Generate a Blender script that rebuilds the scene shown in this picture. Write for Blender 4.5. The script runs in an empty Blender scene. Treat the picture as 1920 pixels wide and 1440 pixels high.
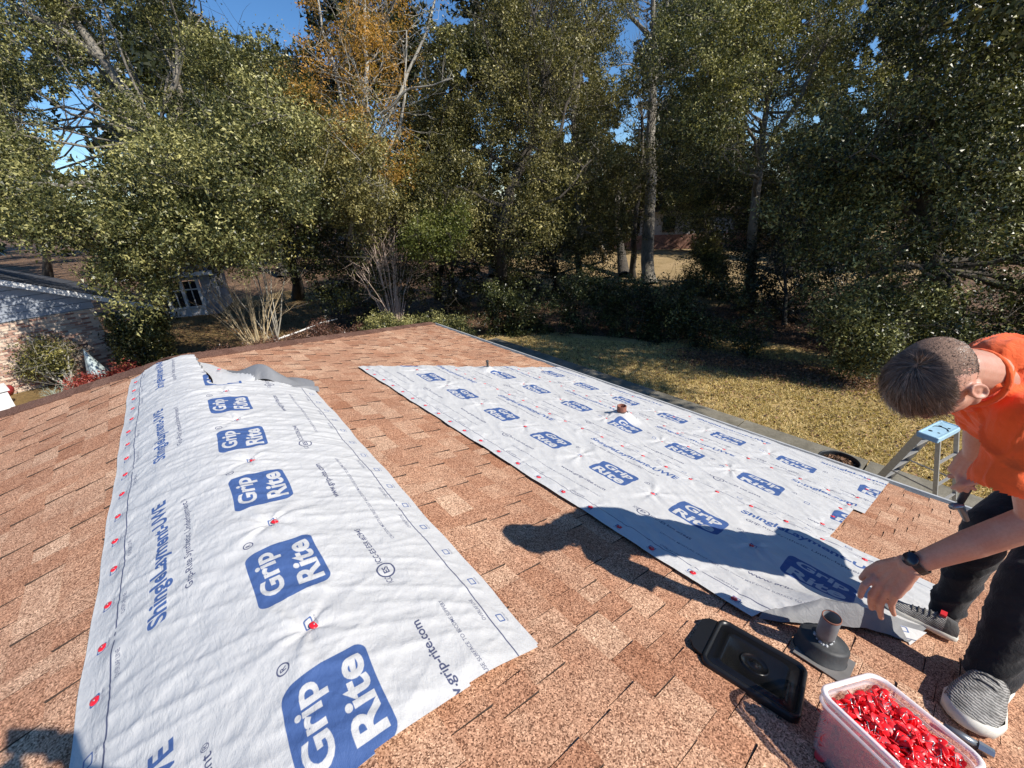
import bpy, bmesh, math, random
import numpy as np
from mathutils import Vector, Matrix, Quaternion
random.seed(7); rng = np.random.default_rng(7)
scene = bpy.context.scene
COL = scene.collection

# ------------------------------------------------------------------ camera, sky, sun, exposure
YAW, PITCH, ROLL = math.radians(39.71), math.radians(23.66), math.radians(2.37)
FPX, RP = 800.0, math.radians(15.3)
CAM = np.array([-0.0342, 0.0, 1.22])
F_ = np.array([math.sin(YAW)*math.cos(PITCH), math.cos(YAW)*math.cos(PITCH), -math.sin(PITCH)])
R0 = np.array([math.cos(YAW), -math.sin(YAW), 0.0]); D0 = np.cross(F_, R0)
R_ = math.cos(ROLL)*R0 + math.sin(ROLL)*D0
D_ = -math.sin(ROLL)*R0 + math.cos(ROLL)*D0
cam_d = bpy.data.cameras.new('camera'); cam = bpy.data.objects.new('camera', cam_d); COL.objects.link(cam)
cam.matrix_world = Matrix(((R_[0], -D_[0], -F_[0], CAM[0]), (R_[1], -D_[1], -F_[1], CAM[1]),
                           (R_[2], -D_[2], -F_[2], CAM[2]), (0, 0, 0, 1)))
cam_d.sensor_width = 36.0; cam_d.lens = 36.0*FPX/1920.0
cam_d.clip_start = 0.02; cam_d.clip_end = 600.0
scene.camera = cam

SUN = np.array([0.40, -1.0, 0.93]); SUN /= np.linalg.norm(SUN)
world = bpy.data.worlds.new("World"); scene.world = world; world.use_nodes = True
wn = world.node_tree; bgn = wn.nodes['Background']
sky = wn.nodes.new('ShaderNodeTexSky'); sky.sky_type = 'NISHITA'; sky.sun_disc = False
sky.sun_elevation = math.asin(SUN[2]); sky.sun_rotation = math.atan2(SUN[0], SUN[1])
sky.air_density = 1.0; sky.dust_density = 0.0; sky.ozone_density = 5.0; sky.altitude = 1200
hsv = wn.nodes.new('ShaderNodeHueSaturation'); hsv.inputs['Saturation'].default_value = 1.14; hsv.inputs['Value'].default_value = 1.0
wn.links.new(sky.outputs[0], hsv.inputs['Color']); wn.links.new(hsv.outputs[0], bgn.inputs[0]); bgn.inputs[1].default_value = 0.11
sl = bpy.data.lights.new('sun', 'SUN'); sl.energy = 5.0; sl.angle = math.radians(0.5); sl.color = (1.0, 0.94, 0.85)
so = bpy.data.objects.new('sun', sl); COL.objects.link(so)
so.rotation_euler = Vector(SUN).to_track_quat('Z', 'Y').to_euler()
scene.view_settings.view_transform = 'Standard'; scene.view_settings.look = 'None'
scene.view_settings.exposure = 0.40; scene.view_settings.gamma = 1.0
scene.cycles.max_bounces = 7; scene.cycles.transparent_max_bounces = 6

# ------------------------------------------------------------------ placing helpers
GZ = -3.8
TP = math.tan(RP); CP = math.cos(RP); SP = math.sin(RP)
def ray(px, py):
    d = (px-960)*R_ + (py-720)*D_ + FPX*F_
    return d/np.linalg.norm(d)
def at(px, py, depth):
    d = ray(px, py); return CAM + d*depth/(F_ @ d)
def ground(px, py, z=GZ):
    d = ray(px, py); return CAM + d*((z-CAM[2])/d[2])
def roofp(s, y, h=0.0):
    """point on the roof: s signed distance from the ridge along the slope, h above the surface"""
    sg = 1.0 if s >= 0 else -1.0
    return np.array([s*CP + sg*h*SP, y, -abs(s)*SP + h*CP])
def roof_frame(s, y, ang=0.0, h=0.0):
    """matrix with local X along +y direction, local Y upslope, Z normal"""
    sg = 1.0 if s >= 0 else -1.0
    up = Vector((-sg*CP, 0, SP)); n = Vector((sg*SP, 0, CP)); x = up.cross(n)
    M = Matrix((x, up, n)).transposed().to_4x4() @ Matrix.Rotation(ang, 4, 'Z')
    M.translation = Vector(roofp(s, y, h)); return M

# ------------------------------------------------------------------ object helpers
def mesh_np(name, verts, faces, mats=(), smooth=False, attrs=None, mi=None):
    me = bpy.data.meshes.new(name)
    verts = np.asarray(verts, np.float32)
    if isinstance(faces, np.ndarray):
        nf, k = faces.shape
        me.vertices.add(len(verts)); me.vertices.foreach_set('co', verts.ravel())
        me.loops.add(nf*k); me.loops.foreach_set('vertex_index', faces.astype(np.int32).ravel())
        me.polygons.add(nf); me.polygons.foreach_set('loop_start', np.arange(0, nf*k, k, dtype=np.int32))
        me.update(calc_edges=True)
    else:
        me.from_pydata([tuple(v) for v in verts], [], faces); me.update()
    for m in mats: me.materials.append(m)
    if mi is not None: me.polygons.foreach_set('material_index', np.asarray(mi, np.int32))
    me.polygons.foreach_set('use_smooth', np.full(len(me.polygons), bool(smooth)))
    if attrs:
        for k_, (dom, v) in attrs.items():
            a = me.attributes.new(k_, 'FLOAT', dom); a.data.foreach_set('value', np.asarray(v, np.float32))
    return me
def link(name, me, parent=None, mw=None):
    o = bpy.data.objects.new(name, me); COL.objects.link(o)
    if parent is not None: o.parent = parent
    if mw is not None: o.matrix_local = mw
    return o
def tag(o, label=None, cat=None, group=None, kind=None):
    if label: o['label'] = label
    if cat: o['category'] = cat
    if group: o['group'] = group
    if kind: o['kind'] = kind
    return o
def empty(name, loc, label, cat, group=None):
    o = bpy.data.objects.new(name, None); COL.objects.link(o); o.location = tuple(loc)
    o.empty_display_size = .1
    return tag(o, label, cat, group)
def child(name, me, root, kind=None):
    """world-space mesh parented to an unrotated empty"""
    o = bpy.data.objects.new(name, me); COL.objects.link(o); o.parent = root
    o.matrix_parent_inverse = Matrix.Translation(-Vector(root.location))
    if kind: o['kind'] = kind
    return o
class MB:
    def __init__(s): s.v = []; s.f = []; s.m = []; s.mi = 0
    def add(s, V, F):
        n = len(s.v); s.v += [tuple(map(float, p)) for p in V]
        s.f += [tuple(i+n for i in f) for f in F]; s.m += [s.mi]*len(F)
    def box(s, c, d, M=None, taper=1.0):
        x, y, z = d[0]/2, d[1]/2, d[2]/2
        P = [Vector((sx*x*(taper if sz > 0 else 1), sy*y*(taper if sz > 0 else 1), sz*z)) for sz in (-1, 1) for sy in (-1, 1) for sx in (-1, 1)]
        P = [p + Vector(c) for p in P]
        if M is not None: P = [M @ p for p in P]
        s.add(P, [(0, 2, 3, 1), (4, 5, 7, 6), (0, 1, 5, 4), (2, 6, 7, 3), (0, 4, 6, 2), (1, 3, 7, 5)])
    def tube(s, pts, rad, n=8, cap=True):
        pts = [Vector(p) for p in pts]; rad = list(rad) if hasattr(rad, '__len__') else [rad]*len(pts)
        rings = []; prev = None
        for i, p in enumerate(pts):
            t = (pts[min(i+1, len(pts)-1)] - pts[max(i-1, 0)])
            t = t.normalized() if t.length > 1e-9 else Vector((0, 0, 1))
            if prev is None: u = t.orthogonal().normalized()
            else:
                u = prev - t*prev.dot(t); u = u.normalized() if u.length > 1e-6 else t.orthogonal().normalized()
            prev = u; w = t.cross(u)
            rings.append([p + (u*math.cos(2*math.pi*k/n) + w*math.sin(2*math.pi*k/n))*rad[i] for k in range(n)])
        V = [q for r in rings for q in r]; F = []
        for i in range(len(pts)-1):
            for k in range(n):
                F.append((i*n+k, i*n+(k+1) % n, (i+1)*n+(k+1) % n, (i+1)*n+k))
        if cap: F.append(tuple(range(n))[::-1]); F.append(tuple((len(pts)-1)*n+k for k in range(n)))
        s.add(V, F)
    def lathe(s, prof, n=24, M=None, c=(0, 0, 0)):
        V = []; F = []
        for r, z in prof:
            for k in range(n):
                a = 2*math.pi*k/n; V.append(Vector((c[0]+r*math.cos(a), c[1]+r*math.sin(a), c[2]+z)))
        for i in range(len(prof)-1):
            for k in range(n):
                F.append((i*n+k, i*n+(k+1) % n, (i+1)*n+(k+1) % n, (i+1)*n+k))
        if M is not None: V = [M @ v for v in V]
        s.add(V, F)
    def mesh(s, name, mats, smooth=False):
        me = bpy.data.meshes.new(name); me.from_pydata(s.v, [], s.f); me.update()
        for m in (mats if isinstance(mats, (list, tuple)) else [mats]): me.materials.append(m)
        me.polygons.foreach_set('material_index', s.m)
        if smooth: me.polygons.foreach_set('use_smooth', [True]*len(s.f))
        return me

# ------------------------------------------------------------------ materials
def new_mat(name):
    m = bpy.data.materials.new(name); m.use_nodes = True
    nt = m.node_tree; b = nt.nodes['Principled BSDF']; return m, nt, b
def N(nt, t, **kw):
    n = nt.nodes.new(t)
    for k, v in kw.items():
        if k in n.inputs: n.inputs[k].default_value = v
        else: setattr(n, k, v)
    return n
def ramp(nt, fac, stops):
    r = nt.nodes.new('ShaderNodeValToRGB'); e = r.color_ramp.elements
    while len(e) > len(stops): e.remove(e[-1])
    while len(e) < len(stops): e.new(0.5)
    for el, (p, c) in zip(e, stops): el.position = p; el.color = (*c, 1)
    nt.links.new(fac, r.inputs[0]); return r.outputs[0]
def noise(nt, scale, detail=3, rough=.55, vec=None, dist=0):
    n = N(nt, 'ShaderNodeTexNoise', Scale=scale, Detail=detail, Roughness=rough, Distortion=dist)
    if vec is not None: nt.links.new(vec, n.inputs['Vector'])
    return n.outputs['Fac']
def pos(nt, sc=None, rot=None):
    g = nt.nodes.new('ShaderNodeNewGeometry'); o = g.outputs['Position']
    if sc or rot:
        m = nt.nodes.new('ShaderNodeMapping'); nt.links.new(o, m.inputs[0])
        if sc: m.inputs['Scale'].default_value = sc
        if rot: m.inputs['Rotation'].default_value = rot
        o = m.outputs[0]
    return o
def mul(nt, a, b, blend='MULTIPLY', fac=1.0):
    x = nt.nodes.new('ShaderNodeMix'); x.data_type = 'RGBA'; x.blend_type = blend
    if hasattr(fac, 'links'): nt.links.new(fac, x.inputs[0])
    else: x.inputs[0].default_value = fac
    for i, q in ((6, a), (7, b)):
        if hasattr(q, 'links'): nt.links.new(q, x.inputs[i])
        else: x.inputs[i].default_value = (*q, 1)
    return x.outputs[2]
def bump(nt, b, h, strength=.3, dist=.01):
    n = N(nt, 'ShaderNodeBump', Strength=strength, Distance=dist)
    nt.links.new(h, n.inputs['Height']); nt.links.new(n.outputs[0], b.inputs['Normal']); return n
def simple(name, c, rough=.6, metal=0.0, var=.18, scale=9.0, bmp=0.0, bscale=60, spec=.5, tint=None):
    m, nt, b = new_mat(name)
    p = pos(nt)
    k = noise(nt, scale, 4, .6, p)
    lo = tuple(x*(1-var) for x in c); hi = tuple(min(1, x*(1+var)) for x in c) if tint is None else tint
    col = ramp(nt, k, [(.3, lo), (.7, hi)])
    nt.links.new(col, b.inputs['Base Color'])
    b.inputs['Roughness'].default_value = rough; b.inputs['Metallic'].default_value = metal
    b.inputs['Specular IOR Level'].default_value = spec
    if bmp: bump(nt, b, noise(nt, bscale, 3, .6, p), bmp, .004)
    return m
def attr(nt, name, typ='GEOMETRY'):
    a = nt.nodes.new('ShaderNodeAttribute'); a.attribute_name = name; a.attribute_type = typ; return a

def shingle_mat(name, brown=False):
    m, nt, b = new_mat(name)
    p = pos(nt)
    oi = nt.nodes.new('ShaderNodeObjectInfo')
    a = attr(nt, 'tone')
    # tone = attribute (0..1) for joined pieces, object colour for single ones
    sep = nt.nodes.new('ShaderNodeSeparateColor'); nt.links.new(oi.outputs['Color'], sep.inputs[0])
    t = N(nt, 'ShaderNodeMath', operation='MULTIPLY'); nt.links.new(a.outputs['Fac'], t.inputs[0]); nt.links.new(sep.outputs[0], t.inputs[1])
    # slow drift inside a tab
    d = N(nt, 'ShaderNodeMath', operation='MULTIPLY_ADD'); nt.links.new(noise(nt, 11, 3, .6, p), d.inputs[0])
    d.inputs[1].default_value = .8; d.inputs[2].default_value = -.40
    s = N(nt, 'ShaderNodeMath', operation='ADD'); nt.links.new(t.outputs[0], s.inputs[0]); nt.links.new(d.outputs[0], s.inputs[1])
    if brown: base = ramp(nt, s.outputs[0], [(0, (.115, .06, .042)), (.5, (.15, .083, .06)), (1, (.2, .118, .085))])
    else: base = ramp(nt, s.outputs[0], [(0, (.36, .175, .10)), (.35, (.43, .232, .142)), (.65, (.50, .302, .196)), (1, (.60, .405, .275))])
    # granules: fine speckle of dark, orange and cream grains
    v = N(nt, 'ShaderNodeTexVoronoi', Scale=280.0); nt.links.new(p, v.inputs['Vector'])
    sc = nt.nodes.new('ShaderNodeSeparateColor'); nt.links.new(v.outputs['Color'], sc.inputs[0])
    g = ramp(nt, sc.outputs[0], [(0, (.22, .18, .165)), (.22, (.50, .42, .38)), (.42, (.97, .93, .90)), (.76, (1.12, 1.10, 1.08)), (1, (1.75, 1.78, 1.78))])
    c2 = mul(nt, base, g, 'MULTIPLY', 1.0)
    v2 = noise(nt, 120, 3, .7, p)
    g2 = ramp(nt, v2, [(.3, (.72, .7, .68)), (.6, (1.12, 1.12, 1.12))])
    c3 = mul(nt, c2, g2, 'MULTIPLY', .9)
    # weather streaks
    g3 = ramp(nt, noise(nt, 1.6, 4, .6, p), [(.3, (.88, .86, .86)), (.65, (1.10, 1.09, 1.08))])
    c4 = mul(nt, c3, g3, 'MULTIPLY', 1.0)
    nt.links.new(c4, b.inputs['Base Color']); b.inputs['Roughness'].default_value = .88
    b.inputs['Specular IOR Level'].default_value = .25
    bump(nt, b, sc.outputs[0], .55, .0016)
    return m
M_EDGE = simple('cut_asphalt_edge', (.05, .032, .024), .95); M_SH = shingle_mat('shingle_granules'); M_CAPSH = shingle_mat('cap_shingle_granules', True)

# ------------------------------------------------------------------ print on the underlayment (drawn from letter outlines)
def text_tris(body, bold=0.0):
    cu = bpy.data.curves.new('t', 'FONT'); cu.body = body; cu.offset = bold; cu.resolution_u = 4; cu.fill_mode = 'FRONT'
    o = bpy.data.objects.new('t', cu); COL.objects.link(o)
    dg = bpy.context.evaluated_depsgraph_get(); me = bpy.data.meshes.new_from_object(o.evaluated_get(dg)); me.calc_loop_triangles()
    V = np.array([v.co[:2] for v in me.vertices]); T = np.array([t.vertices[:] for t in me.loop_triangles])
    bpy.data.objects.remove(o); bpy.data.curves.remove(cu); bpy.data.meshes.remove(me)
    return V, T
TW, TU = 1.2, 1.22; TX, TY = 2560, 2600
lay = {'blue': np.zeros((TY, TX), bool), 'navy': np.zeros((TY, TX), bool), 'grey': np.zeros((TY, TX), bool)}
def fill_tri(L, P, val=True):
    P = P*np.array([TX/TW, TY/TU])
    x0, y0 = np.floor(P.min(0)).astype(int); x1, y1 = np.ceil(P.max(0)).astype(int)
    y0 = max(y0, 0); y1 = min(y1, TY-1)
    if y1 < y0 or x1 < x0: return
    X, Y = np.meshgrid(np.arange(x0, x1+1)+.5, np.arange(y0, y1+1)+.5)
    a, b_, c = P
    def e(p, q): return (q[0]-p[0])*(Y-p[1]) - (q[1]-p[1])*(X-p[0])
    w1, w2, w3 = e(a, b_), e(b_, c), e(c, a)
    m = ((w1 >= -1e-6) & (w2 >= -1e-6) & (w3 >= -1e-6)) | ((w1 <= 1e-6) & (w2 <= 1e-6) & (w3 <= 1e-6))
    L[(Y[m]-.5).astype(int), (X[m]-.5).astype(int) % TX] = val
def put_text(layer, body, w0, u0, length, height, bold=0.0, val=True, skew=0.0):
    V, T = text_tris(body, bold); lo, hi = V.min(0), V.max(0)
    q = (V-lo)/(hi-lo)*np.array([length, height]); q[:, 0] += q[:, 1]*skew
    q += np.array([w0, u0])
    for t in T: fill_tri(lay[layer], q[t], val)
def put_poly(layer, pts, val=True):
    pts = np.array(pts); c = pts.mean(0)
    for i in range(len(pts)): fill_tri(lay[layer], np.array([c, pts[i], pts[(i+1) % len(pts)]]), val)
def rrect(x0, y0, x1, y1, r, sk=0):
    P = []
    for cx, cy, a0 in ((x1-r, y1-r, 0), (x0+r, y1-r, 90), (x0+r, y0+r, 180), (x1-r, y0+r, 270)):
        for k in range(7):
            a = math.radians(a0+15*k); P.append((cx+r*math.cos(a)+sk*(cy+r*math.sin(a)-y0), cy+r*math.sin(a)))
    return P
def line(layer, u, w0, w1, th): put_poly(layer, [(w0, u-th/2), (w1, u-th/2), (w1, u+th/2), (w0, u+th/2)])
for wc in (.3, .9):
    put_poly('blue', rrect(wc-.145, .485, wc+.150, .715, .035, -.06))
    put_text('blue', 'Grip', wc-.112, .604, .225, .094, .03, False, .0)
    put_text('blue', 'Rite', wc-.118, .502, .235, .086, .03, False, .0)
    V, T = text_tris('R', .01)
    put_poly('navy', rrect(wc+.178, .678, wc+.214, .714, .0179)); put_poly('navy', rrect(wc+.182, .682, wc+.210, .710, .0139), False)
    put_text('navy', 'R', wc+.190, .688, .013, .017, .02)
put_text('blue', 'ShingleLayment-UWE', .40, .945, .76, .078, .03)
put_text('navy', 'Grip-Rite Synthetic Underlayment', .46, .872, .58, .033, .008)
put_text('navy', '®', 1.05, .885, .02, .02, .01)
put_text('navy', 'www.grip-rite.com', .67, .30, .36, .036, .02)
put_text('navy', 'ICC-ES ESR #2945', .15, .305, .24, .024, .02)
put_text('navy', 'ICC', .035, .31, .035, .022, .01)
for r1, r2, s in ((.034, .028, 1), ):
    E1 = [(.105+r1*1.15*math.cos(a), .312+r1*math.sin(a)) for a in np.linspace(0, 2*math.pi, 24, endpoint=False)]
    E2 = [(.105+r2*1.15*math.cos(a), .312+r2*math.sin(a)) for a in np.linspace(0, 2*math.pi, 24, endpoint=False)]
    put_poly('navy', E1); put_poly('navy', E2, False)
put_text('navy', 'ES', .088, .301, .034, .023, .03)
put_text('navy', 'CAUTION: MOISTURE, FROST, DUST AND DEBRIS MAY CAUSE SURFACE TO BECOME SLIPPERY', .27, .205, .80, .0155, .004)
for uu, lab in ((.092, 1), (1.128, -1)):
    line('navy', uu, 0, .5, .0045); line('navy', uu, .515, .535, .0045); line('navy', uu, .55, 1.2, .0045)
    for w in (.33, .60, .93): put_text('navy', 'OVERLAP LINE', w, uu+(.011 if lab > 0 else -.026), .105, .014, .005)
def nail_box(w, u):
    put_poly('blue', rrect(w-.017, u-.012, w+.017, u+.014, .004)); put_poly('blue', rrect(w-.0125, u-.008, w+.0125, u+.010, .003), False)
    put_text('navy', 'Nail Here', w-.02, u-.024, .04, .009, .0)
for k in range(6):
    nail_box(.12+.2*k, .05); nail_box(.12+.2*k, 1.17)
nail_box(.005, .60); nail_box(.60, .60)
def to_img():
    W = np.zeros((TY//2, TX//2, 4), np.float32); W[..., 3] = 1
    def ds(a): return a.reshape(TY//2, 2, TX//2, 2).mean((1, 3))
    W[..., 0] = ds(lay['blue']); W[..., 1] = ds(lay['navy'])
    im = bpy.data.images.new('underlayment_print', TX//2, TY//2, alpha=False, float_buffer=False)
    im.colorspace_settings.name = 'Non-Color'
    im.pixels.foreach_set(W.ravel()); im.update(); im.pack(); return im
IMG = to_img()
def fabric_nodes(nt, b, base):
    p = pos(nt)
    n1 = noise(nt, 2.2, 4, .6, p); n2 = noise(nt, 14, 4, .65, p)
    v = ramp(nt, n1, [(.3, tuple(x*.93 for x in base)), (.7, base)])
    v = mul(nt, v, ramp(nt, n2, [(.35, (.93, .935, .945)), (.6, (1, 1, 1))]), 'MULTIPLY', .8)
    # woven tape scrim and fine creases
    w1 = N(nt, 'ShaderNodeTexWave', Scale=95.0, Distortion=.6); w1.bands_direction = 'X'
    w2 = N(nt, 'ShaderNodeTexWave', Scale=95.0, Distortion=.6); w2.bands_direction = 'Y'
    for w in (w1, w2): nt.links.new(p, w.inputs[0])
    cr = noise(nt, 1.0, 5, .62, pos(nt, (22, 9, 14), (0, 0, .5)), .6)
    cr2 = noise(nt, 1.0, 4, .6, pos(nt, (60, 34, 40), (0, 0, -.4)), .4)
    a = N(nt, 'ShaderNodeMath', operation='MULTIPLY_ADD'); nt.links.new(cr, a.inputs[0]); a.inputs[1].default_value = 2.6
    nt.links.new(cr2, a.inputs[2])
    a2 = N(nt, 'ShaderNodeMath', operation='MULTIPLY_ADD'); nt.links.new(w1.outputs['Fac'], a2.inputs[0]); a2.inputs[1].default_value = .05; nt.links.new(a.outputs[0], a2.inputs[2])
    bump(nt, b, a2.outputs[0], .55, .0045)
    b.inputs['Roughness'].default_value = .55; b.inputs['Specular IOR Level'].default_value = .25
    return v
def sheet_mat():
    m, nt, b = new_mat('white_woven_underlayment')
    v = fabric_nodes(nt, b, (.585, .58, .568))
    tx = nt.nodes.new('ShaderNodeTexImage'); tx.image = IMG; tx.extension = 'REPEAT'; tx.interpolation = 'Cubic'
    uv = nt.nodes.new('ShaderNodeUVMap'); uv.uv_map = 'print'; nt.links.new(uv.outputs[0], tx.inputs[0])
    s = nt.nodes.new('ShaderNodeSeparateColor'); nt.links.new(tx.outputs[0], s.inputs[0])
    c = mul(nt, v, (.062, .115, .28), 'MIX', s.outputs[0]); c = mul(nt, c, (.065, .075, .14), 'MIX', s.outputs[1])
    nt.links.new(c, b.inputs['Base Color']); return m
def under_mat():
    m, nt, b = new_mat('grey_underside_of_underlayment')
    v = fabric_nodes(nt, b, (.22, .222, .228)); nt.links.new(v, b.inputs['Base Color']); return m
M_SHEET = sheet_mat(); M_UNDER = under_mat()

# fast 2D gradient noise on arrays
_perm = rng.permutation(4096)
def pn(x, y, seed=0):
    xi = np.floor(x).astype(int); yi = np.floor(y).astype(int); xf = x-xi; yf = y-yi
    def g(i, j):
        h = _perm[(_perm[(i+seed*37) & 4095] + j) & 4095]*(2*np.pi/4096)*7.0
        return np.cos(h), np.sin(h)
    u = xf*xf*xf*(xf*(xf*6-15)+10); v = yf*yf*yf*(yf*(yf*6-15)+10)
    def d(i, j):
        gx, gy = g(xi+i, yi+j); return gx*(xf-i)+gy*(yf-j)
    return (d(0, 0)*(1-u)+d(1, 0)*u)*(1-v) + (d(0, 1)*(1-u)+d(1, 1)*u)*v
def fbm(x, y, o=3, seed=0):
    r = 0; a = 1.0
    for k in range(o): r = r + a*pn(x*2**k, y*2**k, seed+k*5); a *= .5
    return r

# ==================================================================================== LARGE STRUCTURE
# ---- ground
def ground_mat():
    m, nt, b = new_mat('leaf_litter_ground'); p = pos(nt)
    v = N(nt, 'ShaderNodeTexVoronoi', Scale=14.0); nt.links.new(p, v.inputs['Vector'])
    s = nt.nodes.new('ShaderNodeSeparateColor'); nt.links.new(v.outputs['Color'], s.inputs[0])
    c = ramp(nt, s.outputs[0], [(0, (.05, .03, .02)), (.4, (.12, .07, .04)), (.75, (.2, .12, .065)), (1, (.36, .23, .14))])
    k = ramp(nt, noise(nt, .35, 4, .6, p), [(.35, (.55, .5, .42)), (.6, (1.1, 1.05, 1.0))])
    nt.links.new(mul(nt, c, k), b.inputs['Base Color']); b.inputs['Roughness'].default_value = .95
    bump(nt, b, s.outputs[0], .8, .03); return m
def lawn_mat(name='dormant_lawn', c0=(.16, .13, .055), c1=(.47, .35, .155), c2=(.66, .53, .28)):
    m, nt, b = new_mat(name); p = pos(nt)
    c = ramp(nt, noise(nt, 26, 5, .75, p), [(.3, c0), (.5, c1), (.72, c2)])
    k = ramp(nt, noise(nt, .8, 4, .6, p), [(.35, (.80, .74, .60)), (.62, (1.08, 1.0, .95))])
    nt.links.new(mul(nt, c, k), b.inputs['Base Color']); b.inputs['Roughness'].default_value = .95
    bump(nt, b, noise(nt, 40, 4, .7, p), .9, .03); return m
M_GROUND = ground_mat(); M_LAWN = lawn_mat(); M_FAR = lawn_mat('far_yard_grass', (.2, .15, .08), (.36, .27, .14), (.5, .4, .22))
def plane_xy(name, pts, z, mat, kind='structure'):
    o = link(name, mesh_np(name, [(x, y, z) for x, y in pts], [tuple(range(len(pts)))], [mat])); o['kind'] = kind; return o
plane_xy('ground', [(-250, -250), (250, -250), (250, 250), (-250, 250)], GZ, M_GROUND)
LAWN = [(4.5, -14), (15.5, -14), (16.4, -2), (16.0, 5.6), (13.2, 8.6), (11.6, 12.0), (9.9, 13.4), (5.0, 12.5), (4.5, 9.0)]
plane_xy('lawn', LAWN, GZ+.012, M_LAWN)
plane_xy('lawn', [(19, 9), (60, -5), (75, 40), (30, 45), (17.5, 21)], GZ+.012, M_FAR)
plane_xy('lawn', [(-12, 12), (-5, 15), (-1.5, 18.5), (3.5, 19), (9, 24), (9.5, 31), (2, 30), (-12, 18)], GZ+.012, lawn_mat('side_yard_grass', (.1, .075, .03), (.22, .15, .06), (.36, .27, .11)))
def concrete_mat():
    m, nt, b = new_mat('weathered_concrete'); p = pos(nt)
    c = ramp(nt, noise(nt, 1.7, 6, .7, p), [(.3, (.11, .098, .07)), (.5, (.20, .18, .135)), (.7, (.28, .255, .20))])
    c = mul(nt, c, ramp(nt, noise(nt, 30, 4, .7, p), [(.3, (.75, .75, .75)), (.6, (1.05, 1.05, 1.05))]))
    nt.links.new(c, b.inputs['Base Color']); b.inputs['Roughness'].default_value = .9
    bump(nt, b, noise(nt, 60, 3, .6, p), .3, .01); return m
M_CONC = concrete_mat()
patio = MB()
for k in range(8):
    y0 = -6+k*2.3
    patio.box((6.9, y0+1.14, GZ+.05), (5.3, 2.27, .14))
o = link('patio', patio.mesh('patio', M_CONC)); o['kind'] = 'structure'

# ---- the house under the roof
EAVE = 4.53; PEAK_Y = 4.76; NEAR_Y = -5.0
HR = (7.97-PEAK_Y)/4.37; HL = 0.56         # plan slopes of the two hips
house = empty('house', (0, 0, GZ), 'low house whose orange tan shingled roof fills the foreground', 'house')
M_DECK = simple('roof_felt', (.07, .045, .035), .95)
M_BROWNTRIM = simple('brown_trim', (.10, .06, .04), .7); M_WALL = simple('pale_brick_wall', (.36, .25, .2), .85, var=.3, scale=12)
def xr(s): return s*CP
V = [(0, NEAR_Y, 0), (EAVE*CP, NEAR_Y, -EAVE*SP), (EAVE*CP, PEAK_Y+HR*EAVE*CP, -EAVE*SP), (0, PEAK_Y, 0),
     (-EAVE*CP, NEAR_Y, -EAVE*SP), (-EAVE*CP, PEAK_Y+HL*EAVE*CP, -EAVE*SP)]
V = [(x, y, z-.004) for x, y, z in V]
lo = [(x, y, z-.12) for x, y, z in V]
child('roof_deck', mesh_np('roof_deck', V+lo, [(0, 1, 2, 3), (4, 0, 3, 5), (3, 2, 5), (7, 1, 2, 8)[::-1] if False else (6, 9, 8, 7), (10, 11, 9, 6), (1, 7, 8, 2), (5, 11, 10, 4), (2, 8, 11, 5)], [M_DECK]), house)
wb = MB(); ex = EAVE*CP-.5
wb.add([(-ex, NEAR_Y+.3, GZ), (ex, NEAR_Y+.3, GZ), (ex, PEAK_Y+HR*ex-.4, GZ), (-ex, PEAK_Y+HL*ex-.3, GZ),
        (-ex, NEAR_Y+.3, -1.33), (ex, NEAR_Y+.3, -1.33), (ex, PEAK_Y+HR*ex-.4, -1.33), (-ex, PEAK_Y+HL*ex-.3, -1.33)],
       [(0, 1, 5, 4), (1, 2, 6, 5), (2, 3, 7, 6), (3, 0, 4, 7), (4, 5, 6, 7)])
child('wall', wb.mesh('wall', M_WALL), house)

# ---- shingle tabs: thick and thin tabs of many widths in 143 mm courses
EXPO = .143
WID = [.08, .10, .12, .14, .16, .185, .21, .24]; HTS = [.0045, .0125]
def tab_verts(w, h):
    L = EXPO+.012; g = .0011
    return np.array([(-w/2+g, 0, -.001), (w/2-g, 0, -.001), (w/2-g, L, -.001), (-w/2+g, L, -.001),
                     (-w/2+g, 0, h), (w/2-g, 0, h), (w/2-g, L, .0012), (-w/2+g, L, .0012)])
TABF = np.array([(0, 3, 2, 1), (4, 5, 6, 7), (0, 1, 5, 4), (1, 2, 6, 5), (2, 3, 7, 6), (3, 0, 4, 7)])
TABM = {}
for i, w in enumerate(WID):
    for j, h in enumerate(HTS):
        TABM[(i, j)] = mesh_np('shingle', tab_verts(w, h), TABF, [M_SH, M_EDGE], attrs={'tone': ('FACE', np.ones(6))}, mi=[1, 0, 1, 1, 1, 1])
def project(P):
    q = np.array(P)-CAM; z = F_ @ q
    return 960+FPX*(R_ @ q)/z, 720+FPX*(D_ @ q)/z, z
def covered(s, y):
    if s > 0:
        if 1.52 < s < 2.62 and -.05 < y < 4.3: return True
        if 2.5 < s < 4.6 and .36 < y < 4.3: return True
    sp_ = s-.062*(y-.83)
    return -.56 < sp_ < .62 and .72 < y < 4.5
tabs = []
for side in (1, -1):
    nc = int(EAVE/EXPO)+1
    for c in range(nc):
        sb = EAVE - c*EXPO                       # butt line distance from the ridge
        if sb < .05: continue
        y = NEAR_Y + random.random()*.2
        ylim = PEAK_Y + (HR if side > 0 else HL)*max(sb-.03, 0)*CP
        j = random.randint(0, 1)
        while y < ylim:
            i = random.choice(range(8)); w = WID[i]
            if y+w > ylim + .06: break
            j = 1-j if random.random() < .85 else j
            tone = min(1, max(0, random.gauss(.50, .17)))
            yc = y+w/2
            tabs.append((side*sb, yc, i, j, tone)); y += w
scored = []
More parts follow.
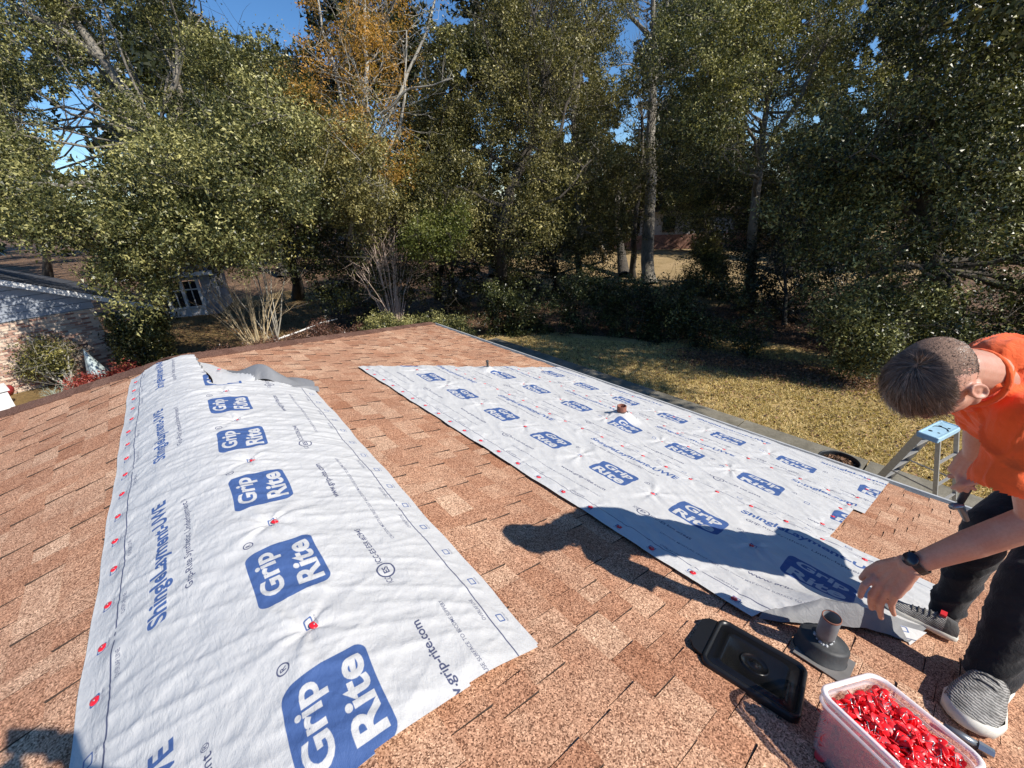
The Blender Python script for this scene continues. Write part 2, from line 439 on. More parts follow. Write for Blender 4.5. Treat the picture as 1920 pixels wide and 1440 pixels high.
for t in tabs:
    s, y, i, j, tone = t
    P = roofp(s-math.copysign(.07, s), y); u, v, z = project(P)
    vis = z > .2 and -30 < u < 1950 and -30 < v < 1470 and not covered(s-math.copysign(.07, s), y)
    scored.append((-(WID[i]*EXPO/(z*z)) if vis else 0.0, t))
scored.sort(key=lambda q: q[0])
shingle_field = ([], [], [])
for k, (sc_, (s, y, i, j, tone)) in enumerate(scored):
    ang = random.gauss(0, .004)
    Mx = roof_frame(s, y, ang)
    if k < 298 and sc_ < 0:
        o = bpy.data.objects.new('shingle', TABM[(i, j)]); COL.objects.link(o); o.parent = house
        o.matrix_parent_inverse = Matrix.Translation((0, 0, -GZ)); o.matrix_basis = Mx
        o.color = (tone, tone, tone, 1)
    else:
        Vt = tab_verts(WID[i], HTS[j]); A = np.array(Mx); Vt = Vt @ A[:3, :3].T + A[:3, 3]
        n = len(shingle_field[0])*8
        shingle_field[0].append(Vt); shingle_field[1].append(TABF+n); shingle_field[2].append(np.full(6, tone))
me = mesh_np('shingle_field', np.concatenate(shingle_field[0]), np.concatenate(shingle_field[1]), [M_SH, M_EDGE], mi=np.tile([1, 0, 1, 1, 1, 1], len(shingle_field[0])),
             attrs={'tone': ('FACE', np.concatenate(shingle_field[2]))})
child('shingle_field', me, house, 'stuff')

# ---- cap shingles along the hips and the ridge
def cap_mesh(w=.13, L=.30, dip=.035):
    Vv = []; n = 6
    for e, (yy, th) in enumerate(((0, .014), (L, .003))):
        for k in range(n+1):
            q = (k/n*2-1); Vv.append((q*w, yy, -dip*abs(q)**1.3 + th + .012))
        for k in range(n+1):
            q = (k/n*2-1); Vv.append((q*w, yy, -dip*abs(q)**1.3 - .006 + .004))
    m = n+1; Fc = []
    for k in range(n):
        Fc.append((k, k+1, 2*m+k+1, 2*m+k)); Fc.append((m+k+1, m+k, 3*m+k, 3*m+k+1)); Fc.append((k+1, k, m+k, m+k+1))
        Fc.append((2*m+k, 2*m+k+1, 3*m+k+1, 3*m+k))
    Fc.append((0, 2*m, 3*m, m)); Fc.append((n, m+n, 3*m+n, 2*m+n))
    return mesh_np('cap_shingle', Vv, Fc, [M_CAPSH], attrs={'tone': ('FACE', np.ones(len(Fc)))})
CAPM = cap_mesh()
def cap_run(a, b, name='cap_shingle'):
    a = Vector(a); b = Vector(b); d = (b-a); L = d.length; d.normalize()
    up = Vector((0, 0, 1)); up = (up-d*up.dot(d)).normalized(); x = d.cross(up)
    k = 0; t = L
    while t > .12:
        Mx = Matrix((x, -d, up)).transposed().to_4x4() if True else None
        Mx = Matrix(((-x).to_tuple(), (-d).to_tuple(), up.to_tuple())).transposed().to_4x4()
        Mx = Mx @ Matrix.Rotation(random.gauss(0, .012), 4, 'Z'); Mx.translation = a+d*t + up*.006
        o = bpy.data.objects.new(name, CAPM); COL.objects.link(o); o.parent = house
        o.matrix_parent_inverse = Matrix.Translation((0, 0, -GZ)); o.matrix_basis = Mx
        g = min(1, max(0, random.gauss(.5, .25))); o.color = (g, g, g, 1)
        t -= .148
pk = Vector((0, PEAK_Y, 0))
cap_run(pk, Vector((EAVE*CP, PEAK_Y+HR*EAVE*CP, -EAVE*SP)))
cap_run(pk, Vector((-EAVE*CP, PEAK_Y+HL*EAVE*CP, -EAVE*SP)))
cap_run(Vector((0, .5, .0)), Vector((0, -1.5, .0)))

# ---- gutter and fascia along the right eave
M_ALU = simple('painted_gutter', (.5, .5, .49), .45, .1, .15); M_FASC = simple('fascia_board', (.42, .4, .37), .6)
gt = MB(); y0, y1 = NEAR_Y, PEAK_Y+HR*EAVE*CP; gx = EAVE*CP; gz = -EAVE*SP
prof = [(.0, -.02), (.0, -.12), (.075, -.12), (.105, -.075), (.115, -.02), (.125, -.02), (.125, -.008), (.105, -.008), (.098, -.07), (.07, -.112), (.008, -.112), (.006, -.02)]
for a, b_ in ((y0, y1),):
    n = len(prof); gt.add([(gx+.012+p[0], yy, gz+p[1]-.01) for yy in (a, b_) for p in prof],
                          [(k, (k+1) % n, n+(k+1) % n, n+k) for k in range(n)] + [tuple(range(n))[::-1]])
child('gutter', gt.mesh('gutter', M_ALU), house)
fb = MB(); fb.box((gx-.012, (y0+y1)/2, gz-.085), (.025, y1-y0, .15)); child('fascia', fb.mesh('fascia', M_FASC), house)

# ---- underlayment sheets
def sheet(name, label, fn, U, Yv, hgt, w_of_y, holes=None, tex_u=None, group=None, thick=True):
    """grid (U across 0..1.22, y along) -> world with fn(U,y,h); UVs carry the print"""
    UU, YY = np.meshgrid(U, Yv, indexing='ij')
    H = hgt(UU, YY); P = fn(UU, YY, H)
    nu, nv = UU.shape; idx = np.arange(nu*nv).reshape(nu, nv)
    Fq = np.stack([idx[:-1, :-1], idx[1:, :-1], idx[1:, 1:], idx[:-1, 1:]], -1).reshape(-1, 4)
    if holes is not None:
        cu = (UU[:-1, :-1]+UU[1:, 1:])/2; cy = (YY[:-1, :-1]+YY[1:, 1:])/2
        keep = ~holes(cu, cy).ravel(); Fq = Fq[keep]
    Pv = P.reshape(-1, 3)
    # orient upward
    a, b_, c = Pv[Fq[0, 0]], Pv[Fq[0, 1]], Pv[Fq[0, 2]]
    if np.cross(b_-a, c-a)[2] < 0: Fq = Fq[:, ::-1].copy()
    me = mesh_np(name, Pv, Fq, [M_SHEET], smooth=True)
    uvl = me.uv_layers.new(name='print')
    uv = np.stack([w_of_y(YY)/TW, UU/TU], -1).reshape(-1, 2)[Fq.ravel()]
    uvl.data.foreach_set('uv', uv.astype(np.float32).ravel())
    o = link(name, me); tag(o, label, 'underlayment', group); return o, (P, UU, YY)
def right_fn(s0):
    def f(U, Y, H):
        s = s0+U+.0035*np.sin(Y*8+s0*3)+.0022*np.sin(Y*21+s0); over = np.clip(s-(EAVE+.03), 0, None)
        return np.stack([s*CP+H*SP - over*.45, Y+0*U, -s*SP+H*CP - over*.55], -1)
    return f
def pinch(U, Y, nails, amp=.011):
    """radial tension wrinkles round the cap nails"""
    h = np.zeros_like(U); damp = np.ones_like(U)
    for k, (u, y, a) in enumerate(nails):
        dx = U-u; dy = Y-y; d = np.hypot(dx, dy)
        m = d < .45
        th = np.arctan2(dy[m], dx[m]); dd = d[m]
        r = np.abs(np.sin(th*(2.5+(k % 3)*.5)+k*1.3))**2.2
        r2 = np.abs(np.sin(th*5.5+k*2.1))**3
        h[m] += a*amp*(r+.55*r2)*np.exp(-dd/.13)*np.clip(dd/.03, 0, 1)
        damp[m] *= 1-np.exp(-(dd/.05)**2)*.85
    return h, damp
def wrinkle(U, Y, seed, ang=.6, amp=.010, along=False):
    ca, sa = math.cos(ang), math.sin(ang)
    a = U*ca+Y*sa; b_ = -U*sa+Y*ca
    n1 = fbm(a*1.2, b_*4.5, 3, seed); r1 = np.clip(1-np.abs(fbm(a*1.1+9, b_*7.0+3, 2, seed+9))*3.6, 0, 1)**2
    r2 = np.clip(1-np.abs(fbm(a*3.0+2, b_*14.0+1, 2, seed+21))*4.0, 0, 1)**2
    r3 = np.clip(1-np.abs(fbm(U*6.0+4, Y*3.0+1, 2, seed+31))*5.0, 0, 1)**2
    return amp*(n1*.7+.55*r1+.3*r2+.15*r3)+.004

# nails on the right hand sheets (s, y)
RN = []
rowA = [(1.53, .40+.2*k) for k in range(20)] + [(1.535, .16)]
c1 = [(2.08, .52+.6*k) for k in range(7)]
row12 = [(2.60+.015*math.sin(k), .12+.2*k) for k in range(21)]
c2 = [(3.12, 1.05+.6*k) for k in range(6)]
row23 = [(3.62, .5+.2*k) for k in range(19)]
c3 = [(4.03, 1.05+.6*k) for k in range(6)]
cut = [(2.86, .37), (3.08, .36), (3.30, .35), (3.46, .35), (3.72, .34), (4.05, .32), (4.40, .36)]
extra = [(3.28, 1.47), (3.36, 1.40), (3.20, 1.12), (3.12, 1.05), (4.35, 1.2), (4.38, 2.0), (4.36, 2.75), (3.35, 2.2), (4.1, 2.05), (3.55, 1.72)]
allr = rowA+c1+row12+c2+row23+c3+cut+extra
PIPE1 = (1.51, .075); PIPE2 = (3.20/CP, 2.20); PIPE3 = (2.95/CP, 4.06)
def hill(S, Y, c, r, a): return a*np.exp(-(((S-c[0])**2+(Y-c[1])**2)/(r*r))**1.2)
def right_h(s0, seed, base):
    nl = [(s-s0, y, 1.0 if (s, y) in c1+c2+c3 else .38) for s, y in allr if -.1 < s-s0 < 1.32]
    def h(U, Y):
        p, dmp = pinch(U, Y, nl, .013); S = s0+U
        w = wrinkle(U, Y, seed, 1.15, .0085)
        edge = np.clip(np.minimum(U, TU-U)/.06, .25, 1)
        hh = base + np.clip(w*dmp*edge, 0, None)+p*edge + .0125
        hh = hh + hill(S, Y, PIPE2, .13, .085) + hill(S, Y, PIPE3, .10, .05)
        # near end of the first sheet lifts toward the man's hand
        if s0 < 2: hh = hh + LIFT(S, Y)
        return hh
    return h
def sstep(a, b, x):
    t = np.clip((x-a)/(b-a), 0, 1); return t*t*(3-2*t)
def roof_hit(px, py, h):
    d = ray(px, py); c = CAM - np.array([0, 0, h/CP]); t = -(c[2]+c[0]*TP)/(d[2]+d[0]*TP); P = c+t*d+np.array([0, 0, h/CP])
    return (P[0]-h*SP)/CP, P[1]
CREST = [(1425, 1158, .004), (1480, 1146, .04), (1540, 1131, .09), (1590, 1140, .11), (1635, 1154, .085), (1690, 1172, .014), (1735, 1186, .004)]
BOT = [(1420, 1163, .0), (1480, 1170, .02), (1530, 1172, .03), (1575, 1176, .035), (1625, 1181, .03), (1670, 1194, .010), (1702, 1207, .004)]
CR = [roof_hit(*q)+(q[2],) for q in CREST]; BT = [roof_hit(*q)+(q[2],) for q in BOT]
_cs = np.array([1.40]+[c[0] for c in CR]+[2.9]); _cy = np.array([.34]+[c[1] for c in CR]+[CR[-1][1]-.03]); _ch = np.array([0]+[c[2] for c in CR]+[0])
def near_y(s): return np.interp(s, _cs, _cy)
def LIFT(S, Y):
    crest = np.interp(S, _cs, _ch)
    t = np.clip(1-(Y-near_y(S))/.34, 0, 1)
    return crest*t**1.6
def wy(y): return -(y)+2.02+.3
NS = 110
s3, _ = sheet('underlayment_sheet', 'white printed underlayment sheet nearest the gutter, its edge over the eave', right_fn(3.42),
              np.linspace(0, TU, NS), np.linspace(.24, 4.20, 340), right_h(3.42, 3, .0), wy, None)
s2, _ = sheet('underlayment_sheet', 'middle of the three overlapping white sheets, pierced by the brown collared vent', right_fn(2.51),
              np.linspace(0, TU, NS), np.linspace(.30, 4.26, 340), right_h(2.51, 11, .0035),
              wy, lambda u, y: ((2.51+u-PIPE2[0])**2+(y-PIPE2[1])**2) < .05**2)
# near end of the first sheet is cut askew: grid rows follow the crest line
h1 = right_h(1.48, 17, .007)
def f1(U, Y, H): return right_fn(1.48)(U, Y, H)
def warp(U, Y): return near_y(1.48+U) + (Y-.0)*(4.32-near_y(1.48+U))/4.32
s1, g1 = sheet('underlayment_sheet', 'upper of the three overlapping white sheets, its near end lifted by the man',
               lambda U, Y, H: f1(U, warp(U, Y), H), np.linspace(0, TU, NS), np.linspace(0, 4.32, 380),
               lambda U, Y: h1(U, warp(U, Y)), wy)
uvl = s1.data.uv_layers['print']
# (print follows the warped rows)
_U, _Y = np.meshgrid(np.linspace(0, TU, NS), np.linspace(0, 4.32, 380), indexing='ij')
_W = warp(_U, _Y); _lv = np.zeros(len(s1.data.loops), np.int32); s1.data.loops.foreach_get('vertex_index', _lv)
uvl.data.foreach_set('uv', np.stack([wy(_W)/TW, _U/TU], -1).reshape(-1, 2)[_lv].astype(np.float32).ravel())
# grey folded-back end, from the crest toward the roof in front of it
Vv = []; n_ = 60; ft = np.linspace(0, 1, 10)
for k in range(n_):
    t = k/(n_-1)*(len(CR)-1); i = min(int(t), len(CR)-2); fr = t-i
    c = np.array(CR[i])*(1-fr)+np.array(CR[i+1])*fr; b_ = np.array(BT[i])*(1-fr)+np.array(BT[i+1])*fr
    hc = float(h1(np.array([[c[0]-1.48]]), np.array([[c[1]]]))[0, 0])
    for q in ft:
        hh = hc*(1-q)+(b_[2]+.006)*q + .012*math.sin(q*math.pi)*min(1, c[2]/.05)
        Vv.append(roofp(c[0]*(1-q)+b_[0]*q, c[1]*(1-q)+b_[1]*q + .003*math.sin(k*.7)*q, hh+.001))
m = len(ft)
Fc = np.array([(i*m+j, i*m+j+1, (i+1)*m+j+1, (i+1)*m+j) for i in range(n_-1) for j in range(m-1)])
fo = link('folded_end', mesh_np('folded_end', Vv, Fc, [M_UNDER], smooth=True), s1)
cr = [roofp(*roof_hit(1688, 1172, .035), .035), roofp(*roof_hit(1738, 1186, .03), .03), roofp(*roof_hit(1706, 1210, .006), .006)]
cme = mesh_np('turned_corner', cr, [(0, 2, 1)], [M_SHEET]); ul = cme.uv_layers.new(name='print')
for k, (a, b_) in enumerate(((.10, .03), (.10, .10), (.16, .03))): ul.data[k].uv = (a, b_)
link('turned_corner', cme, s1)

# left sheet, draped over the ridge
def left_fn(U, Y, H):
    sp_ = .65-U*1.035; s = sp_+.062*(Y-.83)+.004*np.sin(Y*7)+.002*np.sin(Y*19+1); x = s*CP
    rr = .12; eb = np.clip(np.minimum(U, TU-U)/.26, 0, 1); eb = eb*eb*(3-2*eb); z = -TP*np.sqrt(x*x+rr*rr)+TP*rr; z = np.where(z > -TP*np.abs(x), -TP*np.abs(x)+(z+TP*np.abs(x))*eb, z)
    zf = -TP*np.abs(x); z = np.maximum(z, zf)
    return np.stack([x, Y, z+H], -1)
LN = [(1.17, 1.45+.205*k, .5) for k in range(16)] + [(.61, 1.12+.605*k, 1.25) for k in range(6)]
def left_h(U, Y):
    p, d = pinch(U, Y, [(u, y, a) for u, y, a in LN], .009)
    w = wrinkle(U, Y, 41, .35, .0085)+wrinkle(U, Y, 47, -.5, .004)
    bl = .014*np.exp(-((U-.78)/.28)**2) + .007*np.exp(-((U-.3)/.2)**2)*(.6+.6*np.sin(Y*3.1))
    edge = np.clip(np.minimum(U, TU-U)/.09, .12, 1); e2 = np.clip((Y-.66)/.08, .3, 1)
    return .0165+(np.clip(w, 0, None)*d+p+bl*(.6+.4*d))*edge*e2
def tear(u, y):
    s = .65-u*1.035+.062*(y-.83)
    # boundary of the torn / folded far end
    yb = np.interp(s, [-.9, .115, .122, .14, .30, .45, .60, .86], [4.72, 4.64, 4.60, 3.70, 3.72, 3.80, 3.66, 3.60])
    return (y > yb + .02*np.sin(s*25))
sL, gL = sheet('underlayment_sheet', 'white printed sheet draped over the ridge on the left, far end curled back', left_fn,
               np.linspace(0, TU, 150), np.linspace(.45, 4.70, 520), left_h, lambda y: (y-1.13), lambda u, y: tear(u, y) | (y < .67+.03*(1-u)))
# curled-back far end: rises from the tear line, arches and lies back down to the left
fa = np.linspace(0, 1, 60); fb_ = np.linspace(0, 1, 26)
Vt, Vb = [], []
for a in fa:
    s = .13+.69*a; yb = float(np.interp(s, [.115, .14, .30, .45, .60, .86], [3.75, 3.70, 3.72, 3.80, 3.66, 3.60]))
    ytop = 4.58-.62*a**.8 - .15*math.sin(a*3.0)
    arch = .14*math.exp(-((a-.52)/.17)**2)+.030*math.exp(-((a-.9)/.2)**2)+.015
    for t in fb_:
        y = yb+(ytop-yb)*t
        h = .02+arch*math.sin(math.pi*min(1, t*.9+.10))*(1-.25*t)+.006*math.sin(a*26+t*5)
        Vt.append(roofp(s+.02*math.sin(t*6), y, h)); Vb.append(roofp(s+.02*math.sin(t*6), y, h-.002))
m = len(fb_); nT = len(Vt)
Fq = [(i*m+j, (i+1)*m+j, (i+1)*m+j+1, i*m+j+1) for i in range(len(fa)-1) for j in range(m-1)]
mi = [0 if (f[0]//m)/60 < .40 - .18*((f[0] % m)/m) else 1 for f in Fq]
Fl = np.array(Fq+[tuple(nT+q for q in f[::-1]) for f in Fq])
me = mesh_np('curled_end', Vt+Vb, Fl, [M_SHEET, M_UNDER], smooth=True, mi=mi+[1]*len(Fq))
ul = me.uv_layers.new(name='print'); ul.data.foreach_set('uv', np.full(len(me.loops)*2, .16, np.float32))
link('curled_end', me, sL)
# grey curled lip along the tear
lip = MB(); pts = []
for a in np.linspace(0, 1, 40):
    s = .12+.72*a; y = float(np.interp(s, [.115, .14, .30, .45, .60, .86], [3.75, 3.70, 3.72, 3.80, 3.66, 3.60]))
    pts.append((s, y))
Vl = []
for k, (s, y) in enumerate(pts):
    w = .055+.02*math.sin(k*.5)
    for t in np.linspace(0, 1, 6): Vl.append(roofp(s, y-w*(1-t)-.0, .035*math.sin(t*2.4)+.014))
Fl = np.array([(i*6+j, (i+1)*6+j, (i+1)*6+j+1, i*6+j+1) for i in range(39) for j in range(5)])
link('curled_lip', mesh_np('curled_lip', Vl, Fl, [M_UNDER], smooth=True), sL)
pts2 = [(.125+.012*math.sin(k*1.7), 3.72+.9*k/24) for k in range(25)]; Vl = []
for k, (s, y) in enumerate(pts2):
    w = .035+.012*math.sin(k*1.1)
    for t in np.linspace(0, 1, 4): Vl.append(roofp(s-w*(1-t), y, .030+.014*math.sin(t*3)))
Fl = np.array([(i*4+j, (i+1)*4+j, (i+1)*4+j+1, i*4+j+1) for i in range(24) for j in range(3)])
link('torn_edge', mesh_np('torn_edge', Vl, Fl, [M_UNDER], smooth=True), sL)



# ==================================================================================== OBJECTS ON THE ROOF
M_RED = simple('red_plastic', (.72, .018, .03), .28, 0, .12, 20)
M_STEEL = simple('nail_steel', (.5, .5, .5), .35, .9)
cn = MB(); cn.lathe([(.0001, .0042), (.004, .0040), (.0065, .0030), (.0125, .0024), (.0140, .0008), (.0142, 0), (.0001, -.0002)], 14)
cn.mi = 1; cn.lathe([(.0001, .0056), (.0026, .0054), (.0030, .0044), (.0030, .0038)], 8)
CNM = cn.mesh('cap_nail', [M_RED, M_STEEL], True)
def sheet_top(s, y, on):
    if on == 'L':
        sp_ = s; U = np.array([[(.65-sp_)/1.035]]); Y = np.array([[y]]); H = left_h(U, Y); P = left_fn(U, Y, H)[0, 0]
        sv = sp_+.062*(y-.83); return P, sv
    best = None
    for s0, sd, b in ((3.42, 3, 0), (2.51, 11, .0035), (1.48, 17, .007)):
        if s0 <= s <= s0+TU:
            U = np.array([[s-s0]]); H = right_h(s0, sd, b)(U, np.array([[y]])); P = right_fn(s0)(U, np.array([[y]]), H)[0, 0]
            if best is None or P[2] > best[2]: best = P
    return best, s
def place_nail(s, y, on, label, group):
    P, sv = sheet_top(s, y, on)
    M = roof_frame(sv, y, random.uniform(0, 6)); M.translation = Vector(P) + Vector((0, 0, .001))
    o = bpy.data.objects.new('cap_nail', CNM); COL.objects.link(o); o.matrix_world = M @ Matrix.Rotation(random.gauss(0, .05), 4, 'X')
    tag(o, label, 'nail', group)
for k in range(16): place_nail(-.563+random.gauss(0, .003), 1.45+.205*k, 'L', "red cap nail in the row down the left sheet's left edge", "nails down the left sheet's left edge")
for k in range(6): place_nail(.04, 1.12+.605*k, 'L', 'red cap nail standing alone between two blue logos of the left sheet', 'nails down the middle of the left sheet')
for L_, lab, g in ((rowA, 'red cap nail in the row along the upper edge of the three overlapping sheets', 'nails along the upper edge of the right sheets'),
                   (c1, 'red cap nail pulling wrinkles between two logos of the upper right sheet', 'nails down the middle of the upper right sheet'),
                   (row12, 'red cap nail in the row along the first overlap of the right sheets', 'nails along the first overlap'),
                   (c2, 'red cap nail between two logos of the middle right sheet', 'nails down the middle of the middle right sheet'),
                   (row23, 'red cap nail in the row along the second overlap, nearer the gutter', 'nails along the second overlap'),
                   (c3, 'red cap nail between two logos of the sheet nearest the gutter', 'nails down the sheet nearest the gutter'),
                   (cut, 'red cap nail along the near cut end of the right sheets', 'nails along the near cut end'),
                   (extra, 'red cap nail set at random on the lower right sheets', 'scattered nails on the right sheets')):
    for s, y in L_: place_nail(s+random.gauss(0, .004), y+random.gauss(0, .006), 'R', lab, g)

# ---- vent pipes
M_RUBBER = simple('dark_rubber_boot', (.032, .034, .036), .6, 0, .3, 20, .2, 90)
M_PIPE = simple('weathered_pipe', (.185, .195, .205), .55, .2, .25, 14); M_RUST = simple('rusty_collar', (.24, .09, .055), .7, 0, .4, 30)
M_DARKPIPE = simple('dark_pipe', (.05, .05, .05), .6); M_PUTTY = simple('grey_caulk', (.42, .44, .45), .45, 0, .3, 60, .6, 120)
M_FLASH = simple('flashing_metal', (.23, .22, .21), .55, .4)
def vent(name, label, s, y, build):
    e = empty(name, roofp(s, y, 0), label, 'vent pipe'); build(e, Vector(roofp(s, y, 0)), roof_frame(s, y)); return e
def vent_a(e, c, F):
    q = MB(); q.box((-.02, .02, .012), (.165, .17, .003), F); child('flashing', q.mesh('flashing', M_FLASH), e)
    q = MB(); q.lathe([(.086, .006), (.086, .016), (.082, .018), (.081, .064), (.077, .070), (.070, .073), (.062, .076), (.040, .086), (.026, .094), (.025, .104)], 40, F)
    child('rubber_boot', q.mesh('rubber_boot', M_RUBBER, True), e)
    tilt = Matrix.Translation(c+Vector((0, 0, -.018))) @ Matrix.Rotation(-.05, 4, 'Y')
    q = MB(); q.lathe([(.020, .0), (.020, .135), (.024, .137), (.024, .15)], 26, tilt); child('pipe', q.mesh('pipe', M_PIPE, True), e)
    q = MB(); q.lathe([(.030, .135), (.030, .225), (.028, .228), (.026, .224), (.026, .10), (.001, .10)], 30, tilt)
    col = child('collar', q.mesh('collar', M_PIPE, True), e)
    q = MB(); q.lathe([(.0303, .224), (.0303, .227), (.028, .230), (.0262, .227)], 30, tilt); r = link('rust_rim', q.mesh('rust_rim', M_RUST, True), col)
    q = MB(); rr = random.Random(3)
    for k in range(26):
        a = rr.uniform(0, 6.28); rad = .021+rr.uniform(0, .009); q.lathe([(.0001, .006), (.005, .004), (.007, 0), (.0001, -.003)], 8,
            tilt, (rad*math.cos(a), rad*math.sin(a), .108+rr.uniform(-.014, .006)))
    child('caulk', q.mesh('caulk', M_PUTTY, True), e)
vent('vent_pipe', 'short grey vent pipe in a round black rubber boot beside the plastic lid', PIPE1[0]+.045, PIPE1[1]+.02, vent_a)
def vent_b(e, c, F):
    q = MB(); q.lathe([(.052, .0), (.044, .15)], 24, Matrix.Translation(c)); child('pipe', q.mesh('pipe', M_DARKPIPE, True), e)
    q = MB(); q.lathe([(.046, .105), (.046, .165), (.042, .168), (.039, .165), (.038, .10), (.001, .10)], 28, Matrix.Translation(c)); child('collar', q.mesh('collar', M_RUST, True), e)
    q = MB()
    for a0 in (2.5, 5.6, .9): 
        pts = [c+Vector((.05*math.cos(a0)*k, .05*math.sin(a0)*k, .10-.028*k+ (.0 if k < 3 else .01))) for k in np.linspace(.9, 3.2, 6)]
        q.tube(pts, [.009, .013, .012, .008, .005, .002], 5)
    child('torn_boot_flap', q.mesh('torn_boot_flap', M_RUBBER), e)
vent('vent_pipe', 'vent with a rusty brown collar poking through the middle white sheet', PIPE2[0]-.01, PIPE2[1], vent_b)
def vent_c(e, c, F):
    q = MB(); q.lathe([(.016, .0), (.014, .135), (.018, .14), (.018, .16), (.001, .16)], 14, Matrix.Translation(c)); child('pipe', q.mesh('pipe', M_DARKPIPE, True), e)
    q = MB(); q.lathe([(.035, .045), (.02, .07), (.017, .075)], 14, Matrix.Translation(c)); child('collar', q.mesh('collar', M_RUBBER, True), e)
vent('vent_pipe', 'thin dark vent stub at the far end of the white sheets', PIPE3[0], PIPE3[1], vent_c)

# ---- black plastic lid lying on the shingles
def gloss(name, c, rough, **k):
    m = simple(name, c, rough, 0, .1, 30, **k); return m
M_LID = gloss('glossy_black_plastic', (.006, .006, .007), .24, spec=.35); M_LIDRIM = gloss('scuffed_black_plastic', (.01, .01, .011), .35)
def rr_loop(hx, hy, r, n=8):
    P = []
    for cx, cy, a0 in ((hx-r, hy-r, 0), (-hx+r, hy-r, 90), (-hx+r, -hy+r, 180), (hx-r, -hy+r, 270)):
        for k in range(n): a = math.radians(a0+90*k/(n-1)); P.append((cx+r*math.cos(a), cy+r*math.sin(a)))
    return P
def loft(mb, rings, close_top=False, close_bot=False):
    n = len(rings[0]); V = [p for r in rings for p in r]
    Fq = [(i*n+k, i*n+(k+1) % n, (i+1)*n+(k+1) % n, (i+1)*n+k) for i in range(len(rings)-1) for k in range(n)]
    if close_top: Fq.append(tuple((len(rings)-1)*n+k for k in range(n)))
    if close_bot: Fq.append(tuple(range(n))[::-1])
    mb.add(V, Fq)
lc = np.mean([np.array(roof_hit(*q, .012)) for q in ((1348, 1162), (1514, 1257), (1482, 1350), (1322, 1252))], 0)
e1_ = np.array(roof_hit(1514, 1257, .012))-np.array(roof_hit(1348, 1162, .012)); lang = math.atan2(-e1_[0], e1_[1])
LF = roof_frame(lc[0], lc[1], lang+math.pi, 0)
lid = empty('bin_lid', roofp(lc[0], lc[1], 0), 'glossy black plastic lid with a round boss lying on the shingles', 'lid')
q = MB(); hx, hy = .150, .142
def ring(sx, sy, r, z): return [LF @ Vector((x, y, z)) for x, y in rr_loop(sx, sy, r)]
loft(q, [ring(hx, hy, .035, .006), ring(hx, hy, .035, .024), ring(hx-.004, hy-.004, .033, .030), ring(hx-.012, hy-.012, .028, .030), ring(hx-.016, hy-.016, .026, .018)])
child('rim', q.mesh('rim', M_LIDRIM, True), lid)
q = MB(); loft(q, [ring(hx-.015, hy-.015, .026, .019), ring(hx-.022, hy-.022, .024, .019), ring(hx-.045, hy-.045, .02, .020), ring(hx-.049, hy-.049, .02, .0245), ring(hx-.054, hy-.054, .02, .0205)], True)
child('panel', q.mesh('panel', M_LID, True), lid)
q = MB(); q.lathe([(.047, .0205), (.0455, .0245), (.043, .0250), (.041, .0215), (.012, .0215), (.010, .0245), (.0001, .025)], 48, LF); child('boss', q.mesh('boss', M_LID, True), lid)
q = MB()
lp = [(hx-.002, -hy+.03), (hx+.03, -hy+.04), (hx+.05, -hy+.07), (hx+.05, hy-.07), (hx+.03, hy-.04), (hx-.002, hy-.03)]
V_ = [LF @ Vector((x, y, z)) for z in (.016, .024) for x, y in lp]; n = len(lp)
q.add(V_, [tuple(range(n))[::-1], tuple(range(n, 2*n))]+[(k, (k+1) % n, n+(k+1) % n, n+k) for k in range(n)])
child('grip_tab', q.mesh('grip_tab', M_LIDRIM), lid)

# ---- clear tub of red cap nails
def clear_mat(name='milky_clear_plastic', op=.76):
    m, nt, b = new_mat(name)
    b.inputs['Base Color'].default_value = (.93, .90, .90, 1); b.inputs['Roughness'].default_value = .22
    b.inputs['Transmission Weight'].default_value = .0; b.inputs['IOR'].default_value = 1.45
    t = nt.nodes.new('ShaderNodeBsdfTransparent'); mx = nt.nodes.new('ShaderNodeMixShader'); mx.inputs[0].default_value = op
    t.inputs[0].default_value = (1, .96, .96, 1)
    nt.links.new(b.outputs[0], mx.inputs[1]); nt.links.new(t.outputs[0], mx.inputs[2]); nt.links.new(mx.outputs[0], nt.nodes['Material Output'].inputs[0]); return m
M_TUB = clear_mat(); M_RIM = clear_mat('milky_rim_plastic', .30); M_PAPER = simple('white_paper_label', (.8, .8, .8), .5, 0, .03); M_INK = simple('dark_blue_ink', (.03, .04, .12), .5)
TH = .205
ta, tb, tc = [np.array(roof_hit(*q, TH)) for q in ((1533, 1292), (1636, 1252), (1846, 1420))]
e_y = (tc-tb); wlen = float(np.hypot(*(ta-tb))); dirx = (ta-tb)/wlen
tl = float(np.hypot(*e_y)); diry = e_y/tl
tlen = max(tl, .27)
cen = tb + dirx*wlen/2 + diry*tlen/2
tang = math.atan2(-(diry[0]), diry[1])       # roof_frame local X is +y, local Y is up the slope (-s)
TF = roof_frame(cen[0], cen[1], tang, 0)
tub = empty('storage_tub', roofp(cen[0], cen[1], 0), 'clear plastic tub heaped with red cap nails at the bottom right', 'tub')
tx, ty = tlen/2, wlen/2
def tr(g, r, z): return [TF @ Vector((x, y, z)) for x, y in rr_loop(tx-g, ty-g, max(r, .01))]
q = MB(); loft(q, [tr(.030, .03, .004), tr(.022, .035, .03), tr(.010, .038, TH-.03), tr(.010, .038, TH-.008)], False, True)
loft(q, [tr(.013, .036, TH-.008), tr(.013, .036, TH-.03), tr(.025, .033, .03), tr(.033, .028, .008)])
child('tub_wall', q.mesh('tub_wall', M_TUB, True), tub)
q = MB(); loft(q, [tr(.010, .038, TH-.034), tr(.002, .042, TH-.034), tr(.002, .042, TH-.030), tr(.009, .038, TH-.028)])
